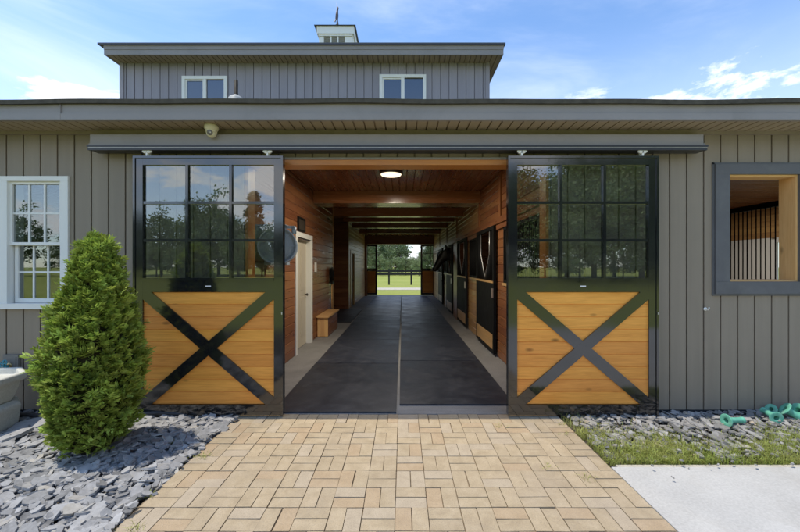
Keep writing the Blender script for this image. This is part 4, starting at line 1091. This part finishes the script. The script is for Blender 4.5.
# pasture fence beyond the barn
fy = 30.5
t = thing('pasture_fence', 'black board fence crossing the pasture beyond the far door', 'fence', (0, fy, -.06))
x = -12.0; spc = 1.9; xoff = PX(389, fy)
k = -6
while k < 9:
    xx = xoff+k*spc; w = MB(); w.box(xx-.07, xx+.07, fy-.02, fy+.10, -.06, 1.28, 0); w.build('post', M['fence'], t); k += 1
for (z0, z1) in ((1.02, 1.20), (.78, .97)):
    w = MB(); w.box(xoff-6.2*spc, xoff+8.2*spc, fy-.05, fy-.021, z0, z1, 0); w.build('rail', M['fence'], t)

# horse looking out of the third stall
def horse():
    hy = 11.95
    t = thing('horse', 'dark bay horse with its head out over the third stall door', 'horse', (2.6, hy, 0))
    V = []; E = []; Rr = []
    def v(p, r, par=None):
        V.append(p); Rr.append(r if isinstance(r, tuple) else (r, r)); i = len(V)-1
        if par is not None: E.append((par, i))
        return i
    hip = v((3.75, hy, 1.28), (.27, .30)); mid = v((3.2, hy, 1.22), (.29, .31), hip); chest = v((2.6, hy, 1.24), (.26, .31), mid); sh = v((2.35, hy, 1.38), (.18, .24), chest)
    n1 = v((2.08, hy, 1.58), (.17, .23), sh); n2 = v((1.76, hy, 1.80), (.15, .19), n1); poll = v((1.48, hy, 1.97), (.12, .15), n2)
    h1 = v((1.36, hy, 1.87), (.15, .175), poll); h2 = v((1.25, hy, 1.71), (.125, .145), h1); h3 = v((1.14, hy, 1.54), (.092, .105), h2); h4 = v((1.07, hy, 1.43), (.09, .10), h3); v((1.04, hy, 1.37), (.07, .075), h4)
    rump = v((3.98, hy, 1.18), (.17, .2), hip)
    for sgn in (-1, 1):
        a = v((2.5, hy+sgn*.15, 1.0), .12, chest); b = v((2.48, hy+sgn*.16, .58), .062, a); c = v((2.50, hy+sgn*.16, .30), .042, b); d = v((2.48, hy+sgn*.16, .10), .045, c); v((2.45, hy+sgn*.16, .045), .055, d)
        a = v((3.8, hy+sgn*.16, .98), .15, rump); b = v((3.72, hy+sgn*.16, .78), .10, a); c = v((3.95, hy+sgn*.16, .50), .055, b); d = v((3.92, hy+sgn*.16, .22), .040, c); e = v((3.9, hy+sgn*.16, .09), .045, d); v((3.87, hy+sgn*.16, .045), .055, e)
        e1 = v((1.47, hy+sgn*.085, 2.11), .034, poll); e2 = v((1.455, hy+sgn*.095, 2.18), .030, e1); v((1.44, hy+sgn*.095, 2.25), .008, e2)
    m = bpy.data.meshes.new('body'); m.from_pydata([Vector(p)-Vector((2.6, hy, 0)) for p in V], E, []); m.update()
    o = bpy.data.objects.new('body', m); COL.objects.link(o); o.parent = t; m.materials.append(M['horse'])
    sk = o.modifiers.new('Skin', 'SKIN'); sk.use_smooth_shade = True
    for i, r in enumerate(Rr): m.skin_vertices[0].data[i].radius = r
    m.skin_vertices[0].data[0].use_root = True
    ss = o.modifiers.new('Sub', 'SUBSURF'); ss.levels = 2; ss.render_levels = 2
    dg = bpy.context.evaluated_depsgraph_get(); me = bpy.data.meshes.new_from_object(o.evaluated_get(dg)); o.modifiers.clear(); o.data = me
    for p in me.polygons: p.use_smooth = True
    if not me.materials: me.materials.append(M['horse'])
    w = MB()
    for k in range(60):
        f = k/60; p = Vector((1.45, hy, 2.10)).lerp(Vector((2.3, hy, 1.64)), f) + Vector((0, R.gauss(0, .02), .02))
        w.tube([p, p+Vector((.0, -.10, -.06)), p+Vector((R.gauss(.02, .02), -.17, -.22))], [.02, .016, .004], 5)
    w.build('mane', M['mane'], t)
    for sgn in (-1, 1):
        w = MB(); w.lathe([(0, .018), (.014, .012), (.018, 0), (.012, -.01)], (1.29, hy+sgn*.125, 1.80), 10, (0, sgn, 0)); w.build('eye', M['smoke'], t)
    w = MB()
    for k in range(40): w.tube([(4.13, hy+R.gauss(0, .015), 1.22), (4.25, hy+R.gauss(0, .03), 1.0), (4.24+R.gauss(0, .02), hy+R.gauss(0, .04), .5)], [.012, .012, .004], 4)
    w.build('tail', M['mane'], t)
horse()
# pale sheet stuck inside the left window
w = MB(); Mx = Matrix(((1, 0, 0, 0), (0, 0, -1, YB+.02), (0, 1, 0, 0), (0, 0, 0, 1)))
xa, za = PX(19.5, YB+.02), PZ(270, YB+.02)
w.prism([(xa, za), (xa+.11, za+.01), (xa+.10, za+.17), (xa+.07, za+.15), (xa+.01, za+.16)], .004, Mx, 0)
tag(w.build('paper_sheet', M['paper'], None, (xa, YB, za)), 'pale torn paper sheet behind the lower left window pane', 'paper')

# ------------------------------------------------------------------ light, sky, camera
sun_to = Vector((-.36, -.055, 1.0)).normalized()
sd_ = bpy.data.lights.new('sun', 'SUN'); sd_.energy = 2.05; sd_.angle = math.radians(.5); sd_.color = (1, .93, .80)
so = bpy.data.objects.new('sun', sd_); COL.objects.link(so); so.rotation_euler = (-sun_to).to_track_quat('-Z', 'Y').to_euler(); so.location = (-20, -5, 40)
wd_ = bpy.data.worlds.new('World'); scene.world = wd_; wd_.use_nodes = True
nt = wd_.node_tree; N = nt.nodes; L = nt.links
bg = N['Background']; sky = N.new('ShaderNodeTexSky'); sky.sky_type = 'NISHITA'; sky.sun_disc = False
sky.sun_elevation = math.asin(sun_to.z); sky.sun_rotation = math.atan2(sun_to.x, sun_to.y); sky.air_density = 1.0; sky.dust_density = .2; sky.ozone_density = 2.0
tc = N.new('ShaderNodeTexCoord')
def nmath(op, a, b=0.0, c=0.0, clamp=False):
    x = N.new('ShaderNodeMath'); x.operation = op; x.use_clamp = clamp
    for i, q in enumerate((a, b, c)):
        if isinstance(q, bpy.types.NodeSocket): L.new(q, x.inputs[i])
        else: x.inputs[i].default_value = q
    return x.outputs[0]
def nnoise(scale, det, rough, loc=(0, 0, 0), dist=0):
    mp = N.new('ShaderNodeMapping'); mp.inputs['Scale'].default_value = scale; mp.inputs['Location'].default_value = loc; L.new(tc.outputs['Generated'], mp.inputs['Vector'])
    x = N.new('ShaderNodeTexNoise'); x.inputs['Scale'].default_value = 1; x.inputs['Detail'].default_value = det; x.inputs['Roughness'].default_value = rough; x.inputs['Distortion'].default_value = dist
    L.new(mp.outputs[0], x.inputs['Vector']); return x.outputs['Fac']
def nramp(f, a, b):
    x = N.new('ShaderNodeMapRange'); x.interpolation_type = 'SMOOTHSTEP'; x.inputs['From Min'].default_value = a; x.inputs['From Max'].default_value = b; L.new(f, x.inputs['Value']); return x.outputs[0]
sx = N.new('ShaderNodeSeparateXYZ'); L.new(tc.outputs['Generated'], sx.inputs[0])
cum = nnoise((5.2, 5.2, 13), 9, .62, (0, 0, 0), .2)
band = nramp(sx.outputs['Z'], .43, .33)                          # heavier low down
cf_ = nmath('MULTIPLY', nramp(nmath('MULTIPLY_ADD', band, .17, cum), .60, .76), nramp(sx.outputs['Z'], .43, .37))
cir = nnoise((1.8, 1.8, 6), 6, .60, (1.3, 5.2, .6), .6)
ci = nmath('ADD', nmath('MULTIPLY', nramp(cir, .42, .90), .30), nmath('MULTIPLY', nramp(sx.outputs['Z'], .54, .24), .26))
cl = nmath('MAXIMUM', cf_, ci, 0, True)
mx = N.new('ShaderNodeMix'); mx.data_type = 'RGBA'; L.new(cl, mx.inputs['Factor'])
sk = N.new('ShaderNodeMix'); sk.data_type = 'RGBA'; sk.blend_type = 'MULTIPLY'; sk.inputs['Factor'].default_value = 1; L.new(sky.outputs[0], sk.inputs['A']); sk.inputs['B'].default_value = (.72, .82, .90, 1); L.new(sk.outputs['Result'], mx.inputs['A']); mx.inputs['B'].default_value = (5.0, 5.15, 5.4, 1)
L.new(mx.outputs['Result'], bg.inputs['Color']); bg.inputs['Strength'].default_value = .15

cam = bpy.data.cameras.new('camera'); co = bpy.data.objects.new('camera', cam); COL.objects.link(co)
cam.sensor_width = 36; cam.sensor_fit = 'HORIZONTAL'; cam.lens = F/800*36; cam.clip_start = .05; cam.clip_end = 2000; cam.shift_x = -2.5/800
co.location = (0, 0, HC); co.rotation_euler = (PI/2, 0, 0); scene.camera = co
scene.view_settings.view_transform = 'Standard'; scene.view_settings.look = 'None'; scene.view_settings.exposure = 1.02; scene.view_settings.gamma = 1
scene.view_settings.use_curve_mapping = False
scene.cycles.use_denoising = True
scene.cycles.max_bounces = 10; scene.cycles.diffuse_bounces = 5; scene.cycles.glossy_bounces = 5; scene.cycles.transparent_max_bounces = 16
scene.cycles.sample_clamp_indirect = 6
